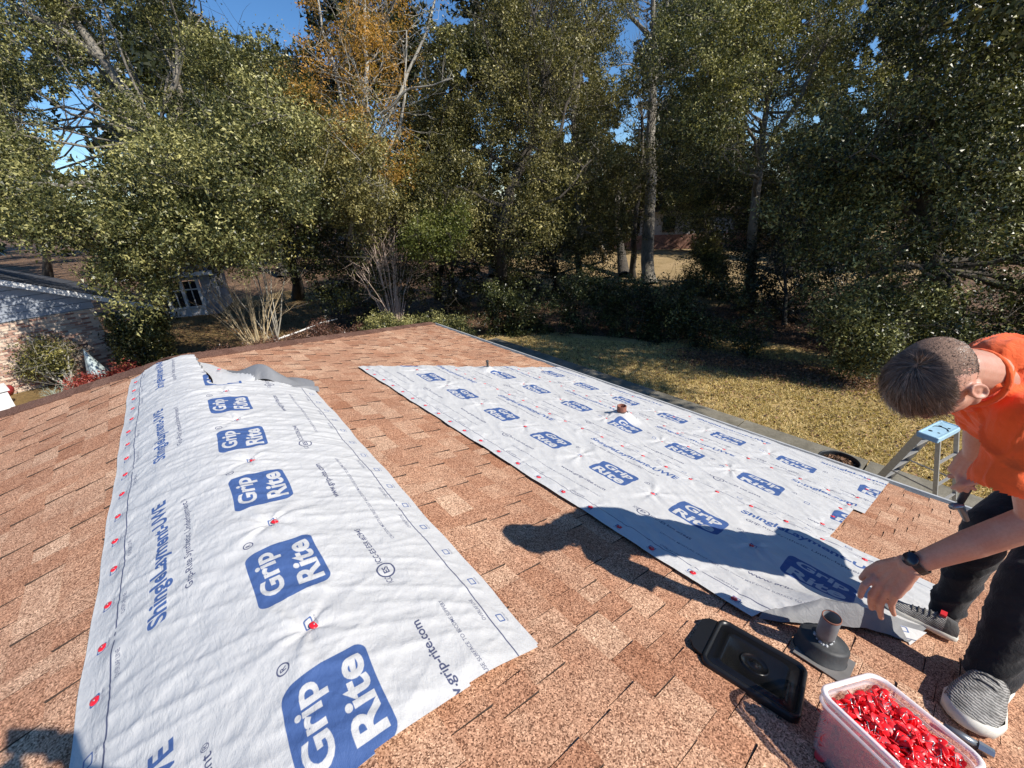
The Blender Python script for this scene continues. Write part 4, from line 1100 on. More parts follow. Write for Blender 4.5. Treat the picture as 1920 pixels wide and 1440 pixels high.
def tree(name, label, base, trunk_px, blobs, leafmat, n, size, seed, bark=M_BARK, tr=.28, cat='tree', group=None, extra=None, bare=0, ntw=14, **kw):
    """base: world xyz of the foot; trunk_px: world points the trunk passes through, with radii"""
    R = random.Random(seed); base = Vector(base); e = empty(name, base, label, cat, group)
    q = MB(); pts = [base]+[Vector(p) for p in trunk_px]
    dense = []; rad = []
    for i in range(len(pts)-1):
        seg = wig(pts[i], pts[i+1], 6, .02, R)
        for k, p in enumerate(seg[:-1] if i < len(pts)-2 else seg):
            dense.append(p); t = (i+k/6)/(len(pts)-1); rad.append(tr*(1-.72*t)*(1.35 if len(dense) == 1 else 1))
    q.tube(dense, rad, 10, False); child('trunk', q.mesh('trunk', bark, True), e)
    q = MB(); has = False
    if extra:
        for pl_, ra in extra:
            P_ = [Vector(p) for p in pl_]; dn = []; rd_ = []
            for i in range(len(P_)-1):
                sg = wig(P_[i], P_[i+1], 5, .035, R)
                for k, p in enumerate(sg[:-1] if i < len(P_)-2 else sg): dn.append(p); rd_.append(ra*(1-.75*(i+k/5)/(len(P_)-1)))
            q.tube(dn, rd_, 7, False); has = True
            for k in range(5):
                p = dn[R.randint(len(dn)//3, len(dn)-1)]; twigs(q, p, (R.gauss(0, 1), R.gauss(0, 1), R.gauss(.4, .6)), R.uniform(.6, 1.5), R, 1, ra*.22)
    if blobs:
        Bs = sorted(blobs, key=lambda b: -b[3])[:ntw]
        for b in Bs:
            c = Vector(b[:3]); j = min(range(len(dense)//4, len(dense)), key=lambda i: (dense[i]-c).length+ max(0, dense[i][2]-c[2])*.8)
            sg = wig(dense[j], c, 7, .07, R); r0 = min(rad[j]*.55, .11); q.tube(sg, [r0*(1-.8*k/6) for k in range(7)], 5, False); has = True
            for k in range(3): twigs(q, c+Vector((R.gauss(0, .4), R.gauss(0, .4), R.gauss(0, .3)))*b[3], (R.gauss(0, 1), R.gauss(0, 1), R.gauss(.3, .6)), b[3]*1.35, R, 1, .016)
            for k in range(2): twigs(q, sg[4], (R.gauss(0, 1), R.gauss(0, 1), R.gauss(.2, .8)), b[3]*1.1, R, 1, .018)
    for k in range(bare):
        i = R.randint(int(len(dense)*.45), len(dense)-1); twigs(q, dense[i], (R.gauss(0, 1), R.gauss(0, 1), R.uniform(.2, 1.6)), R.uniform(1.2, 3.0), R, 2, .035); has = True
    if has: child('branches', q.mesh('branches', bark, True), e)
    if blobs and n:
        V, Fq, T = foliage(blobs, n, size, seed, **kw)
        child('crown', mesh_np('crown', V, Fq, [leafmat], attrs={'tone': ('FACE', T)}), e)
    return e

SKYH = [(150, 195, 40), (75, 190, 26), (145, 285, 34), (50, 105, 14), (112, 312, 18), (212, 72, 10), (310, 215, 12), (470, 20, 60), (545, 60, 34), (395, 10, 24), (330, 160, 9), (240, 140, 9), (180, 130, 10)]
# big live oak on the left: front low crown and the high crown with its pale limbs
bA = fill([(-160, 255), (60, 270), (120, 330), (220, 290), (420, 270), (540, 300), (590, 380), (520, 450), (420, 470), (330, 450), (250, 500), (170, 430), (100, 440), (60, 420), (-160, 420)], 46, (10.5, 13.5), (.55, .95), SKYH, 1)
bA += fill([(190, 480), (300, 430), (300, 520), (235, 560), (195, 545)], 5, (10.5, 12), (.35, .5), (), 2)
bB = fill([(-160, -160), (360, -160), (420, 60), (520, 110), (560, 300), (420, 300), (200, 290), (60, 270), (-160, 290)], 50, (13, 17), (.7, 1.25), SKYH, 3)
bA += fill([(200, 430), (440, 430), (470, 520), (340, 500), (260, 570), (190, 540)], 12, (11, 13), (.4, .6), (), 4)
tree('live_oak', 'large live oak with pale limbs reaching over the neighbour house, leftmost tree', ground(265, 680), [at(300, 480, 16.5), at(320, 330, 16), at(300, 262, 16)],
     bA+bB, M_OAK, 165000, .085, 11, M_BARK, .36,
     extra=[([at(305, 275, 16), at(255, 200, 15.5), at(190, 110, 15), at(110, 50, 14.5), at(20, 10, 14)], .24),
            ([at(190, 110, 15), at(130, 30, 15), at(110, -60, 15)], .17), ([at(160, 85, 15), at(90, 75, 14.5), at(10, 40, 14)], .12),
            ([at(305, 275, 16), at(340, 190, 16), at(330, 120, 16), at(380, 30, 16)], .15), ([at(345, 400, 16), at(250, 330, 13), at(120, 350, 12), at(10, 330, 12)], .12),
            ([at(345, 430, 16), at(420, 380, 13), at(470, 330, 12.5)], .10)], holes=SKYH, ntw=34, tone=(.46, .26))
bD = fill([(330, 110), (430, 60), (520, 90), (590, 200), (640, 330), (620, 440), (500, 460), (440, 330), (360, 300), (300, 220)], 28, (16, 20), (.9, 1.4), SKYH, 5)
tree('evergreen_oak', 'dark dense evergreen oak between the live oak and the golden tree', ground(560, 560), [at(545, 400, 18), at(500, 230, 18), at(470, 130, 18)], bD, M_OAKD, 52000, .10, 12, M_BARKD, .3, holes=SKYH, tone=(.5, .25))
# golden autumn tree
bG = fill([(545, 190), (600, 60), (720, 40), (790, 170), (760, 320), (690, 350), (640, 300), (580, 240)], 20, (15, 18), (.55, 1.0), (), 7)
bG += fill([(560, 40), (600, -60), (820, -60), (840, 100), (760, 120), (640, 60)], 12, (15, 18), (.6, .9), (), 8)
tree('autumn_tree', 'slender tree with sparse golden orange leaves and bare top against the sky', ground(700, 560), [at(700, 420, 17), at(688, 250, 17), at(682, 80, 17), at(684, -40, 17)], bG, M_GOLD, 12500, .085, 13, M_BARKL, .17,
     extra=[([at(692, 300, 17), at(740, 200, 16.5), at(800, 60, 16.5), at(850, -60, 16.5)], .09), ([at(692, 340, 17), at(640, 190, 17), at(600, 20, 17), at(590, -80, 17)], .08),
            ([at(700, 400, 17), at(760, 175, 16), at(760, 60, 16)], .07), ([at(712, 215, 16), at(770, 165, 15.5), at(850, 150, 15)], .06)], bare=26, tone=(.5, .25), sprig=.28)
bG2 = fill([(590, 250), (700, 210), (770, 330), (740, 430), (640, 420), (600, 340)], 12, (14.5, 17), (.6, .95), (), 9)
tree('olive_green_tree', 'thin tree of yellow green leaves below the golden tree', ground(660, 570), [at(660, 420, 16), at(665, 300, 16)], bG2, M_OLIVE, 20000, .085, 14, M_BARKL, .12, tone=(.55, .22))
SKC = [(1058, 232, 16), (1065, 262, 12), (1162, 250, 20), (1180, 60, 26), (872, 140, 12), (862, 40, 20), (1190, 190, 12), (1100, 150, 10), (895, 275, 7), (820, 30, 20), (840, 170, 10), (1155, 130, 14), (1208, 215, 12)]
bE = fill([(830, 60), (880, -60), (1030, -80), (1060, 250), (1020, 420), (860, 460), (740, 420), (720, 330), (790, 250), (800, 150)], 40, (16, 20), (.9, 1.5), SKC, 15)
tree('leaning_oak', 'tall oak with a dark leaning trunk in the centre of the tree line', ground(935, 570), [at(940, 430, 17), at(968, 330, 17), at(1008, 240, 17), at(1020, 150, 17), at(990, 40, 17)], bE, M_OLIVE, 100000, .085, 16, M_BARKD, .26, holes=SKC, tone=(.40, .24), ntw=20, bare=22,
     extra=[([at(968, 330, 17), at(1050, 250, 17), at(1070, 180, 17), at(1100, 60, 17)], .10), ([at(945, 410, 17), at(1050, 370, 16), at(1110, 300, 16)], .08)])
bE2 = fill([(820, 20), (880, 10), (900, 130), (860, 160), (820, 110)], 5, (16, 17), (.6, .8), SKC, 17)
tree('evergreen_tree', 'very dark narrow evergreen crown left of the leaning oak', ground(820, 560), [at(830, 380, 18), at(850, 120, 18)], bE2+fill([(770, 230), (850, 200), (840, 340), (750, 380)], 7, (17, 19), (.8, 1.1), SKC, 18), M_OAKD, 22000, .09, 18, M_BARKD, .16, holes=SKC)
bF = fill([(1040, -80), (1170, -60), (1200, 120), (1195, 330), (1160, 470), (1040, 460), (1050, 250)], 46, (20, 24), (1.0, 1.6), SKC, 19)
tree('slender_oak', 'oak with thin twisting stems between the leaning oak and the tall trunk', ground(1090, 545), [at(1085, 400, 21), at(1075, 220, 21), at(1110, 60, 21)], bF, M_OLIVE, 62000, .10, 20, M_BARK, .2, holes=SKC, bare=16, tone=(.4, .2))
# tall pale trunk
bT = fill([(1170, -80), (1340, -80), (1330, 120), (1250, 160), (1170, 60)], 7, (23, 26), (.7, 1.2), ((1200, 100, 20), (1320, 60, 15)), 21)
tree('tall_pine_oak', 'tall straight trunk forking high up with a pale branch to the right', ground(1216, 532), [at(1216, 420, 25), at(1219, 280, 25), at(1220, 150, 25), at(1226, 60, 25), at(1222, -60, 25)], bT, M_OAK, 9000, .11, 22, M_BARK, .38,
     extra=[([at(1222, 160, 25), at(1238, 100, 25), at(1250, 30, 25), at(1262, -60, 25)], .22), ([at(1226, 160, 25), at(1290, 118, 24), at(1330, 80, 24), at(1345, 40, 24), at(1400, -10, 24)], .17),
            ([at(1218, 70, 25), at(1180, 30, 25), at(1150, -40, 25)], .14), ([at(1250, 60, 25), at(1275, 85, 25), at(1300, 60, 25), at(1310, -20, 25)], .09), ([at(1216, 130, 25), at(1170, 120, 24), at(1140, 128, 24)], .05)], bare=34, ntw=7)
tree('thin_tree', 'thin leaning trunk just left of the tall straight trunk', ground(1186, 520), [at(1188, 440, 25), at(1198, 340, 25), at(1205, 200, 25)], None, None, 0, .1, 23, M_BARKD, .20, bare=22)
tree('thin_tree', 'pale curved trunk left of the gap in the trees', ground(1132, 490), [at(1128, 440, 27), at(1115, 380, 27), at(1120, 280, 27)], None, None, 0, .1, 24, M_BARKL, .17, bare=18)
SKR = [(1417, 225, 22), (1412, 262, 10), (1533, 225, 12), (1595, 170, 12), (1620, 205, 8), (1640, 85, 16), (1620, 12, 12), (1465, 130, 10), (1700, 140, 10), (1790, 30, 14), (1855, 80, 10), (1290, 140, 10), (1605, 120, 12), (1510, 40, 8)]
bR = fill([(1260, 0), (1420, -80), (1700, -80), (1690, 150), (1600, 250), (1480, 300), (1400, 300), (1280, 250), (1240, 170)], 62, (14, 18), (.7, 1.2), SKR, 25)
tree('sunlit_oak', 'sunlit olive green oak right of the tall straight trunk', ground(1400, 560), [at(1415, 400, 17), at(1430, 250, 17), at(1470, 60, 17)], bR, M_OAK, 92000, .078, 26, M_BARK, .22, holes=SKR, tone=(.55, .24), ntw=22, bare=16,
     extra=[([at(1425, 300, 17), at(1500, 190, 16), at(1560, 40, 16)], .12), ([at(1420, 330, 17), at(1340, 240, 16), at(1300, 130, 16)], .10)])
bI = fill([(1240, 250), (1400, 290), (1480, 320), (1500, 430), (1400, 420), (1300, 400), (1230, 380)], 22, (18, 23), (.8, 1.2), ((1215, 400, 20), (1300, 460, 20)), 27)
tree('understory_tree', 'dark low branched tree beneath the sunlit oak', ground(1410, 575), [at(1405, 450, 20), at(1395, 340, 20)], bI, M_OAKD, 42000, .085, 28, M_BARKD, .2, bare=10, tone=(.42, .25))
bH = fill([(1560, 240), (1640, 120), (1640, -100), (2150, -100), (2150, 300), (1700, 330)], 80, (10.5, 14), (.6, 1.1), SKR, 29)
bH += fill([(1480, 310), (1700, 280), (2150, 280), (2150, 700), (1640, 660), (1500, 520), (1440, 420)], 60, (10.5, 14.5), (.6, 1.1), ((1450, 560, 30),), 30)
tree('magnolia', 'huge dark glossy evergreen filling the right side behind the man', ground(1760, 640), [at(1745, 450, 13), at(1700, 250, 13), at(1730, 60, 13)], bH, M_GLOSS, 170000, .088, 31, M_BARKD, .32, holes=SKR, tone=(.45, .24), ntw=40,
     extra=[([at(1740, 440, 13), at(1620, 340, 12.5), at(1540, 260, 12.5)], .10), ([at(1740, 420, 13), at(1860, 330, 12), at(1960, 200, 12)], .12), ([at(1750, 520, 13), at(1680, 500, 11.5), at(1600, 530, 11)], .06)])
bK = fill([(1560, 560), (1700, 560), (1740, 680), (1600, 690)], 9, (10.8, 12), (.4, .65), (), 32)
tree('evergreen_shrub', 'low glossy shrub at the lawn edge left of the man\'s head', ground(1640, 690), [at(1640, 640, 11.5)], bK, M_GLOSS, 14000, .075, 33, M_BARKD, .06, cat='shrub', tone=(.55, .25))
# small conical holly and its neighbours in the gap
def cone_blobs(px, py0, py1, depth, r):
    return [tuple(at(px, py0+(py1-py0)*t, depth))+(r*(1.05-.75*t),) for t in np.linspace(0, 1, 6)]
hb = ground(1322, 556); hz = float((hb-CAM) @ F_)
tree('small_holly', 'small cone shaped holly in the gap beside the bright yard', hb, [at(1322, 480, hz), at(1325, 425, hz)], cone_blobs(1322, 535, 425, hz, 1.15), M_OAKD, 16000, .085, 34, M_BARKD, .07, cat='tree', bare=3)
# distant wood
far = [((-150, 60, 330, 330), 30, 'left', M_OAKD), ((300, -40, 760, 400), 32, 'c', M_OAKD), ((720, -20, 1130, 430), 34, 'd', M_OLIVE), ((1040, 90, 1300, 420), 36, 'e', M_OLIVE), ((1270, -40, 1700, 440), 34, 'f', M_OAKD), ((1560, -80, 2100, 480), 26, 'g', M_OAKD)]
flab = ['hazy dark wood behind the live oak at the far left', 'dark wood seen behind the evergreen oak and golden tree', 'olive brown wood behind the leaning oak', 'pale brown wood behind the tall straight trunk', 'dark wood behind the sunlit oak', 'dark wood behind the glossy evergreen at the right']
for i, ((x0, y0, x1, y1), dz, _, mt) in enumerate(far):
    b_ = fill([(x0, y0), (x1, y0), (x1, y1), (x0, y1)], 26, (dz, dz+6), (1.5, 2.6), SKYH+SKC+SKR, 40+i)
    tree('background_tree', flab[i], ground((x0+x1)/2, 520), [at((x0+x1)/2, 300, dz+2)], b_, mt, 24000, .30, 60+i, M_BARKD, .3, holes=[(h[0], h[1], h[2]*1.15) for h in SKYH+SKC+SKR], sprig=.8, tone=(.12, .12), ntw=8, cat='tree')  # low leaf tone paints shade into the gaps between nearer crowns
fw = fill([(-400, 60), (2300, 120), (2300, 420), (-400, 420)], 150, (52, 64), (3.2, 5.0), [(h[0], h[1], h[2]*1.3) for h in SKYH+SKC+SKR], 141)
V, Fq, T = foliage(fw, 45000, .75, 142, sprig=1.6, tone=(.10, .12), holes=[(h[0], h[1], h[2]*1.3) for h in SKYH+SKC+SKR])  # leaf colour kept dark to stand in for shade behind the trees
o = link('far_wood', mesh_np('far_wood', V, Fq, [M_OAKD], attrs={'tone': ('FACE', T)})); tag(o, 'far wood closing the view behind all the nearer trees', 'wood', None, 'stuff')
# understorey shrubs under the wood
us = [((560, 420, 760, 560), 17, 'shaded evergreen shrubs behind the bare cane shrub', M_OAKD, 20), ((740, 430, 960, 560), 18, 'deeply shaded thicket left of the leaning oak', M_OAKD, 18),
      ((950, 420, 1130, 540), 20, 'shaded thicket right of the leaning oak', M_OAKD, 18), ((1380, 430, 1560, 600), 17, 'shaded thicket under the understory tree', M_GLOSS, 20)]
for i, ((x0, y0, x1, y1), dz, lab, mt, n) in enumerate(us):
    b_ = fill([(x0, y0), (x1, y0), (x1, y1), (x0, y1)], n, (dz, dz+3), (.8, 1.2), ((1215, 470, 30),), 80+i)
    tree('thicket', lab, ground((x0+x1)/2, y1+10), [at((x0+x1)/2, y0+40, dz)], b_, mt, 13000, .10, 90+i, M_BARKD, .08, cat='bushes', tone=(.15, .15), bare=6)  # canopy shade is put into the leaf colour by the low tone
tree('yellow_green_bush', 'bright yellow green bush under the leaning oak', ground(840, 560), [at(835, 470, 15.5)], fill([(780, 430), (850, 385), (880, 420), (860, 450), (760, 470)], 7, (14.5, 16), (.45, .65), (), 97), M_LIME, 9000, .08, 98, M_BARKD, .05, cat='bush', tone=(.45, .22))
# hedges
def hedge(name, label, pts, h, w, mat, n, size, seed, tone=(.4, .2), cat='hedge'):
    R = random.Random(seed); B = []
    for i in range(len(pts)-1):
        a, b = np.array(pts[i]), np.array(pts[i+1]); L = np.linalg.norm(b-a); k = max(2, int(L/.5))
        for j in range(k):
            p = a+(b-a)*j/k; hh = h*R.uniform(.85, 1.12)
            for z in np.arange(.3, hh, .5): B.append((p[0]+R.gauss(0, .12), p[1]+R.gauss(0, .12), GZ+z, w*R.uniform(.85, 1.15)))
    e = empty(name, (pts[0][0], pts[0][1], GZ), label, cat)
    V, Fq, T = foliage(B, n, size, seed, sprig=.18, tone=tone, shell=.3); child('foliage', mesh_np('foliage', V, Fq, [mat], attrs={'tone': ('FACE', T)}), e)
    q = MB()
    for b in B[::3]: twigs(q, (b[0], b[1], GZ), (R.gauss(0, .3), R.gauss(0, .3), 1), h*.9, R, 1, .012)
    child('stems', q.mesh('stems', M_BARKD), e); return e
g2 = lambda x, y: tuple(ground(x, y)[:2])
hedge('hedge', 'red brown leaved hedge beyond the far hip of the roof', [g2(420, 700), g2(560, 660), g2(700, 640)], .75, .40, M_RUST, 34000, .05, 101, (.5, .25))
hedge('hedge', 'green and yellow hedge just beyond the roof\'s far corner', [g2(715, 650), g2(800, 655), g2(900, 648)], 1.15, .48, M_OAK, 34000, .06, 102, (.45, .25))
hedge('hedge', 'very dark shaded hedge along the back of the lawn', [g2(930, 628), g2(1060, 622), g2(1200, 634), g2(1330, 652), g2(1440, 674)], 1.9, .62, M_GLOSS, 34000, .075, 103, (.3, .2))
hedge('red_leaf_shrub', 'low shrub of bright red leaves beyond the left hip', [g2(150, 745), g2(230, 725), g2(310, 700)], .55, .32, M_REDL, 9000, .06, 104, (.5, .25), 'shrub')
hedge('dark_shrub', 'tall dark evergreen shrub at the corner of the brick wall', [g2(262, 712), g2(300, 702), g2(340, 694)], 2.0, .42, M_OAKD, 24000, .07, 105, (.42, .22), 'shrub')
c = scatter_line = None
_r = np.random.default_rng(106); _t = _r.uniform(0, 1, 9000)[:, None]; _a, _b = np.array(g2(1290, 668)), np.array(g2(1640, 722)); _c = _a+(_b-_a)*_t+_r.normal(0, .45, (9000, 2))
_n = _r.normal(size=(9000, 3))*.5+np.array([0, 0, 1]); _n /= np.linalg.norm(_n, axis=1, keepdims=True)
V, Fq = leaf_faces(np.column_stack([_c, GZ+.03+_r.uniform(0, .05, 9000)]), _n, _r.uniform(.05, .10, 9000), _r.uniform(.03, .055, 9000), _r)
o = link('fallen_leaves', mesh_np('fallen_leaves', V, Fq, [M_DEAD], attrs={'tone': ('FACE', _r.uniform(.1, 1, 9000))})); tag(o, 'band of fallen red brown leaves below the dark hedge', 'leaves', None, 'stuff')
# multi-stem small tree by the brick wall
mb0 = Vector(ground(138, 735)); mz = float((np.array(mb0)-CAM) @ F_)
bm = fill([(25, 655), (90, 640), (125, 665), (110, 695), (30, 700)], 9, (mz-.4, mz+.3), (.26, .38), (), 107)
tree('multistem_shrub', 'small multi stemmed tree with pale stems before the brick wall', mb0, [at(110, 690, mz)], bm, M_OAKD, 8000, .06, 108, M_BARKL, .05, cat='tree',
     extra=[([mb0, Vector(at(100+i*14, 655+abs(i)*6, mz))], .035) for i in (-4, -2, 0, 1, 2)], tone=(.45, .25))
# bare cane shrubs
def canes(name, label, base, n, spread, h, mat, seed, r=.018, cat='shrub', px=None, arch=.25):
    R = random.Random(seed); e = empty(name, base, label, cat); base = Vector(base)
    for k in range(n):
        a = R.uniform(0, 6.28); rr2 = spread*R.uniform(.1, 1); L = h*R.uniform(.6, 1.1)
        b0 = base+Vector((math.cos(a), math.sin(a), 0))*.22*R.random(); tp = base+Vector((math.cos(a)*rr2, math.sin(a)*rr2, L))
        pts = []
        for t in np.linspace(0, 1, 7):
            p = b0.lerp(tp, t); p.z += arch*L*math.sin(t*math.pi*.9)*.4; pts.append(p+Vector((R.gauss(0, .02), R.gauss(0, .02), 0)))
        q = MB(); q.tube(pts, [r*(1-.75*i/6) for i in range(7)], 5, False)
        for j in range(2): twigs(q, pts[R.randint(3, 5)], (tp-b0)+Vector((R.gauss(0, .6), R.gauss(0, .6), 0)), L*.3, R, 1, r*.35)
        child('stem', q.mesh('stem', mat, True), e)
    return e
M_CANE = bark_mat('pinkish_cane', (.36, .25, .19), (.70, .56, .46)); M_STRAW = bark_mat('straw_stems', (.38, .28, .15), (.72, .58, .36))
canes('bare_cane_shrub', 'tall vase of bare pinkish grey canes behind the hedge', ground(745, 622), 30, 1.9, 3.7, M_CANE, 111, .030)
canes('straw_stem_shrub', 'fan of straw coloured bare stems left of the red brown hedge', ground(490, 668), 34, 1.7, 2.7, M_STRAW, 112, .020)
canes('bare_branch_shrub', 'sparse grey bare shrub bending right of the straw stems', ground(520, 640), 7, 2.2, 4.4, M_BARKL, 113, .03)
# tufted plant near the brick wall and a pale wrapped post
canes('strappy_plant', 'tuft of pale strap leaves at the foot of the multi stemmed tree', ground(128, 760), 26, .7, .5, simple('pale_strap_leaf', (.28, .32, .26), .5), 114, .014, 'plant', arch=.8)
tw = Vector(ground(196, 722)); e = empty('frost_cover', tw, 'pale translucent cover peaked over a plant by the dark shrub', 'plant cover')
q = MB(); apex = tw+Vector((-.1, .0, 1.25)); ring_ = [tw+Vector((.38*math.cos(a)*(1+.2*math.sin(3*a)), .38*math.sin(a), .02)) for a in np.linspace(0, 2*math.pi, 14, endpoint=False)]
q.add([apex]+[apex.lerp(p, .55)+Vector((0, 0, -.06)) for p in ring_]+ring_, [(0, 1+k, 1+(k+1) % 14) for k in range(14)]+[(1+k, 15+k, 15+(k+1) % 14, 1+(k+1) % 14) for k in range(14)])
child('cover', q.mesh('cover', simple('pale_film', (.45, .52, .52), .3, 0, .3, 8)), e)
# garden hose / edging along the hedge and a white box by the wall
q = MB(); hp = [Vector(ground(x, y, GZ+.35)) for x, y in ((520, 636), (560, 622), (600, 606), (632, 598))]
q.tube(hp, .035, 6); o = link('white_pipe', q.mesh('white_pipe', M_WHITE, True)); tag(o, 'thin pale pipe lying across the red brown hedge', 'pipe')
bxp = Vector(ground(-42, 790)); q = MB(); q.box((0, 0, .35), (1.5, .7, .7), Matrix.Translation(bxp) @ Matrix.Rotation(.25, 4, 'Z')); q.box((0, 0, .725), (1.6, .8, .05), Matrix.Translation(bxp) @ Matrix.Rotation(.25, 4, 'Z'))
o = link('storage_bench', q.mesh('storage_bench', M_WHITE)); tag(o, 'white storage bench against the brick wall at the far left', 'bench')
q = MB(); q.lathe([(.001, 0), (.12, .0), (.19, .12), (.2, .2), (.17, .27), (.001, .28)], 16, Matrix.Translation(Vector(ground(14, 742, GZ+.3)))); o = link('red_ball', q.mesh('red_ball', M_REDL if False else simple('dull_red_glaze', (.25, .03, .03), .35), True)); tag(o, 'dull red round pot on the ledge by the brick wall', 'pot')
# trees outside the frame whose shade falls on the lawn
for i, (x, y, z0, z1, rr3, n) in enumerate(((14.4, -1.4, 7.8, 13.0, 2.7, 24000),)):
    R = random.Random(200+i); b_ = [(x+R.uniform(-rr3, rr3), y+R.uniform(-rr3, rr3), GZ+R.uniform(z0, z1), R.uniform(.8, 1.3)) for k in range(16)]
    tree('shade_tree', ['tall tree right of the view shading the back of the lawn', 'tall tree farther right, outside the view'][i], (x+2.2, y-.5, GZ), [(x+2.0, y, GZ+z0*.6), (x, y+.3, GZ+z1)], b_, M_OAK, n, .14, 210+i, M_BARK, .22, sprig=.5)

# ---- grass blades and leaf litter
def scatter(poly, n, seed):
    r = np.random.default_rng(seed); P = np.array(poly); lo, hi = P.min(0), P.max(0); out = np.empty((0, 2))
    while len(out) < n:
        c = r.uniform(lo, hi, (n, 2)); ins = np.zeros(n, bool); j = len(P)-1
        for i in range(len(P)):
            k = ((P[i, 1] > c[:, 1]) != (P[j, 1] > c[:, 1])) & (c[:, 0] < (P[j, 0]-P[i, 0])*(c[:, 1]-P[i, 1])/(P[j, 1]-P[i, 1]+1e-12)+P[i, 0]); ins ^= k; j = i
        out = np.concatenate([out, c[ins]])
    return out[:n]
M_BLADE = leaf_mat('dry_grass_blades', (.17, .14, .05), (.56, .43, .17), (.86, .70, .36), .7, .2, .2)
c = scatter([(9.6, -3.5), (15.2, -3.5), (15.6, 5.2), (12.8, 8.4), (11.2, 11.6), (9.8, 12)], 110000, 301); r_ = np.random.default_rng(302)
den = fbm(c[:, 0]*1.3, c[:, 1]*1.3, 3, 77); k = r_.uniform(-.9, .6, len(c)) < den+.15; c = c[k]; n = len(c)
ang = r_.uniform(0, 2*np.pi, n); h = r_.uniform(.02, .065, n); w = r_.uniform(.008, .016, n)
bx_ = np.stack([np.cos(ang)*w, np.sin(ang)*w, 0*w], -1); b0 = np.stack([c[:, 0], c[:, 1], np.full(n, GZ+.012)], -1)
tip = b0+np.stack([r_.normal(0, .035, n), r_.normal(0, .035, n), h], -1)
V_ = np.stack([b0-bx_, b0+bx_, tip], 1).reshape(-1, 3)
o = link('grass', mesh_np('grass', V_, np.arange(3*n, dtype=np.int32).reshape(-1, 3), [M_BLADE], attrs={'tone': ('FACE', np.clip(r_.normal(.5, .28, n), 0, 1))})); tag(o, 'short dry winter grass of the back lawn', 'grass', None, 'stuff')
c = np.concatenate([scatter([(9.6, -3.5), (15.2, -3.5), (15.6, 5.2), (12.8, 8.4), (9.8, 12)], 2500, 303), scatter([(15, -2), (19, -2), (20, 8), (14, 12), (13, 9), (16, 5.5)], 14000, 304),
                    scatter([(0, 14), (9, 14), (10, 24), (3, 28), (-3, 20)], 9000, 305)])
n = len(c); nn = r_.normal(size=(n, 3))*.45+np.array([0, 0, 1]); nn /= np.linalg.norm(nn, axis=1, keepdims=True)
V_, Fq = leaf_faces(np.stack([c[:, 0], c[:, 1], GZ+.02+r_.uniform(0, .03, n)], -1), nn, r_.uniform(.05, .11, n), r_.uniform(.03, .06, n), r_)
o = link('fallen_leaves', mesh_np('fallen_leaves', V_, Fq, [M_DEAD], attrs={'tone': ('FACE', r_.uniform(0, 1, n))})); tag(o, 'scattered dead leaves on the ground under the trees', 'leaves', None, 'stuff')


# ==================================================================================== PEOPLE
def capsule_np(p0, r0, p1, r1, n=18, m=5):
    p0 = np.array(p0, float); p1 = np.array(p1, float); d = p1-p0; L = np.linalg.norm(d); d = d/L if L > 1e-9 else np.array([0, 0, 1.0])
    a = np.array([1.0, 0, 0]) if abs(d[0]) < .8 else np.array([0, 1.0, 0]); u = np.cross(d, a); u /= np.linalg.norm(u); w = np.cross(d, u)
    R = []
    for k in range(m): t = -math.pi/2+(math.pi/2)*k/m; R.append((p0+d*r0*math.sin(t), max(r0*math.cos(t), 1e-4)))
    for k in range(5): t = k/4; R.append((p0+(p1-p0)*t, r0+(r1-r0)*t))
    for k in range(1, m+1): t = (math.pi/2)*k/m; R.append((p1+d*r1*math.sin(t), max(r1*math.cos(t), 1e-4)))
    V = [c+(u*math.cos(2*math.pi*j/n)+w*math.sin(2*math.pi*j/n))*r for c, r in R for j in range(n)]
    F = [(i*n+j, i*n+(j+1) % n, (i+1)*n+(j+1) % n, (i+1)*n+j) for i in range(len(R)-1) for j in range(n)]
    F.append(tuple(range(n))[::-1]); F.append(tuple((len(R)-1)*n+j for j in range(n))); return V, F
def ellip_np(c, ax, rr, n=24, m=16):
    A = np.array(ax, float).T*np.array(rr); c = np.array(c, float); V = []; 
    for i in range(m+1):
        t = -math.pi/2+math.pi*i/m; ct = max(math.cos(t), 1e-3)
        for j in range(n): V.append(c+A @ np.array([ct*math.cos(2*math.pi*j/n), ct*math.sin(2*math.pi*j/n), math.sin(t)]))
    F = [(i*n+j, i*n+(j+1) % n, (i+1)*n+(j+1) % n, (i+1)*n+j) for i in range(m) for j in range(n)]
    F.append(tuple(range(n))[::-1]); F.append(tuple(m*n+j for j in range(n))); return V, F
def organic(name, prims, voxel, mats, smooth_it=6, factor=.5, disp=None, fine=True):
    """fuse overlapping solids into one continuous skin"""
    q = MB()
    for V, F in prims: q.add(V, F)
    me = q.mesh(name+'_raw', mats); o = bpy.data.objects.new(name+'_raw', me); COL.objects.link(o)
    rm = o.modifiers.new('r', 'REMESH'); rm.mode = 'VOXEL'; rm.voxel_size = voxel; rm.use_smooth_shade = True
    sm = o.modifiers.new('s', 'SMOOTH'); sm.factor = factor; sm.iterations = smooth_it
    dg = bpy.context.evaluated_depsgraph_get(); out = bpy.data.meshes.new_from_object(o.evaluated_get(dg)); out.name = name
    bpy.data.objects.remove(o); bpy.data.meshes.remove(me)
    out.materials.clear()
    for m in (mats if isinstance(mats, (list, tuple)) else [mats]): out.materials.append(m)
    if disp:
        n = len(out.vertices); co = np.empty(n*3, np.float32); out.vertices.foreach_get('co', co); co = co.reshape(-1, 3)
        no = np.empty(n*3, np.float32); out.vertices.foreach_get('normal', no); no = no.reshape(-1, 3)
        co = co+no*disp(co)[:, None]; out.vertices.foreach_set('co', co.astype(np.float32).ravel()); out.update()
    return out
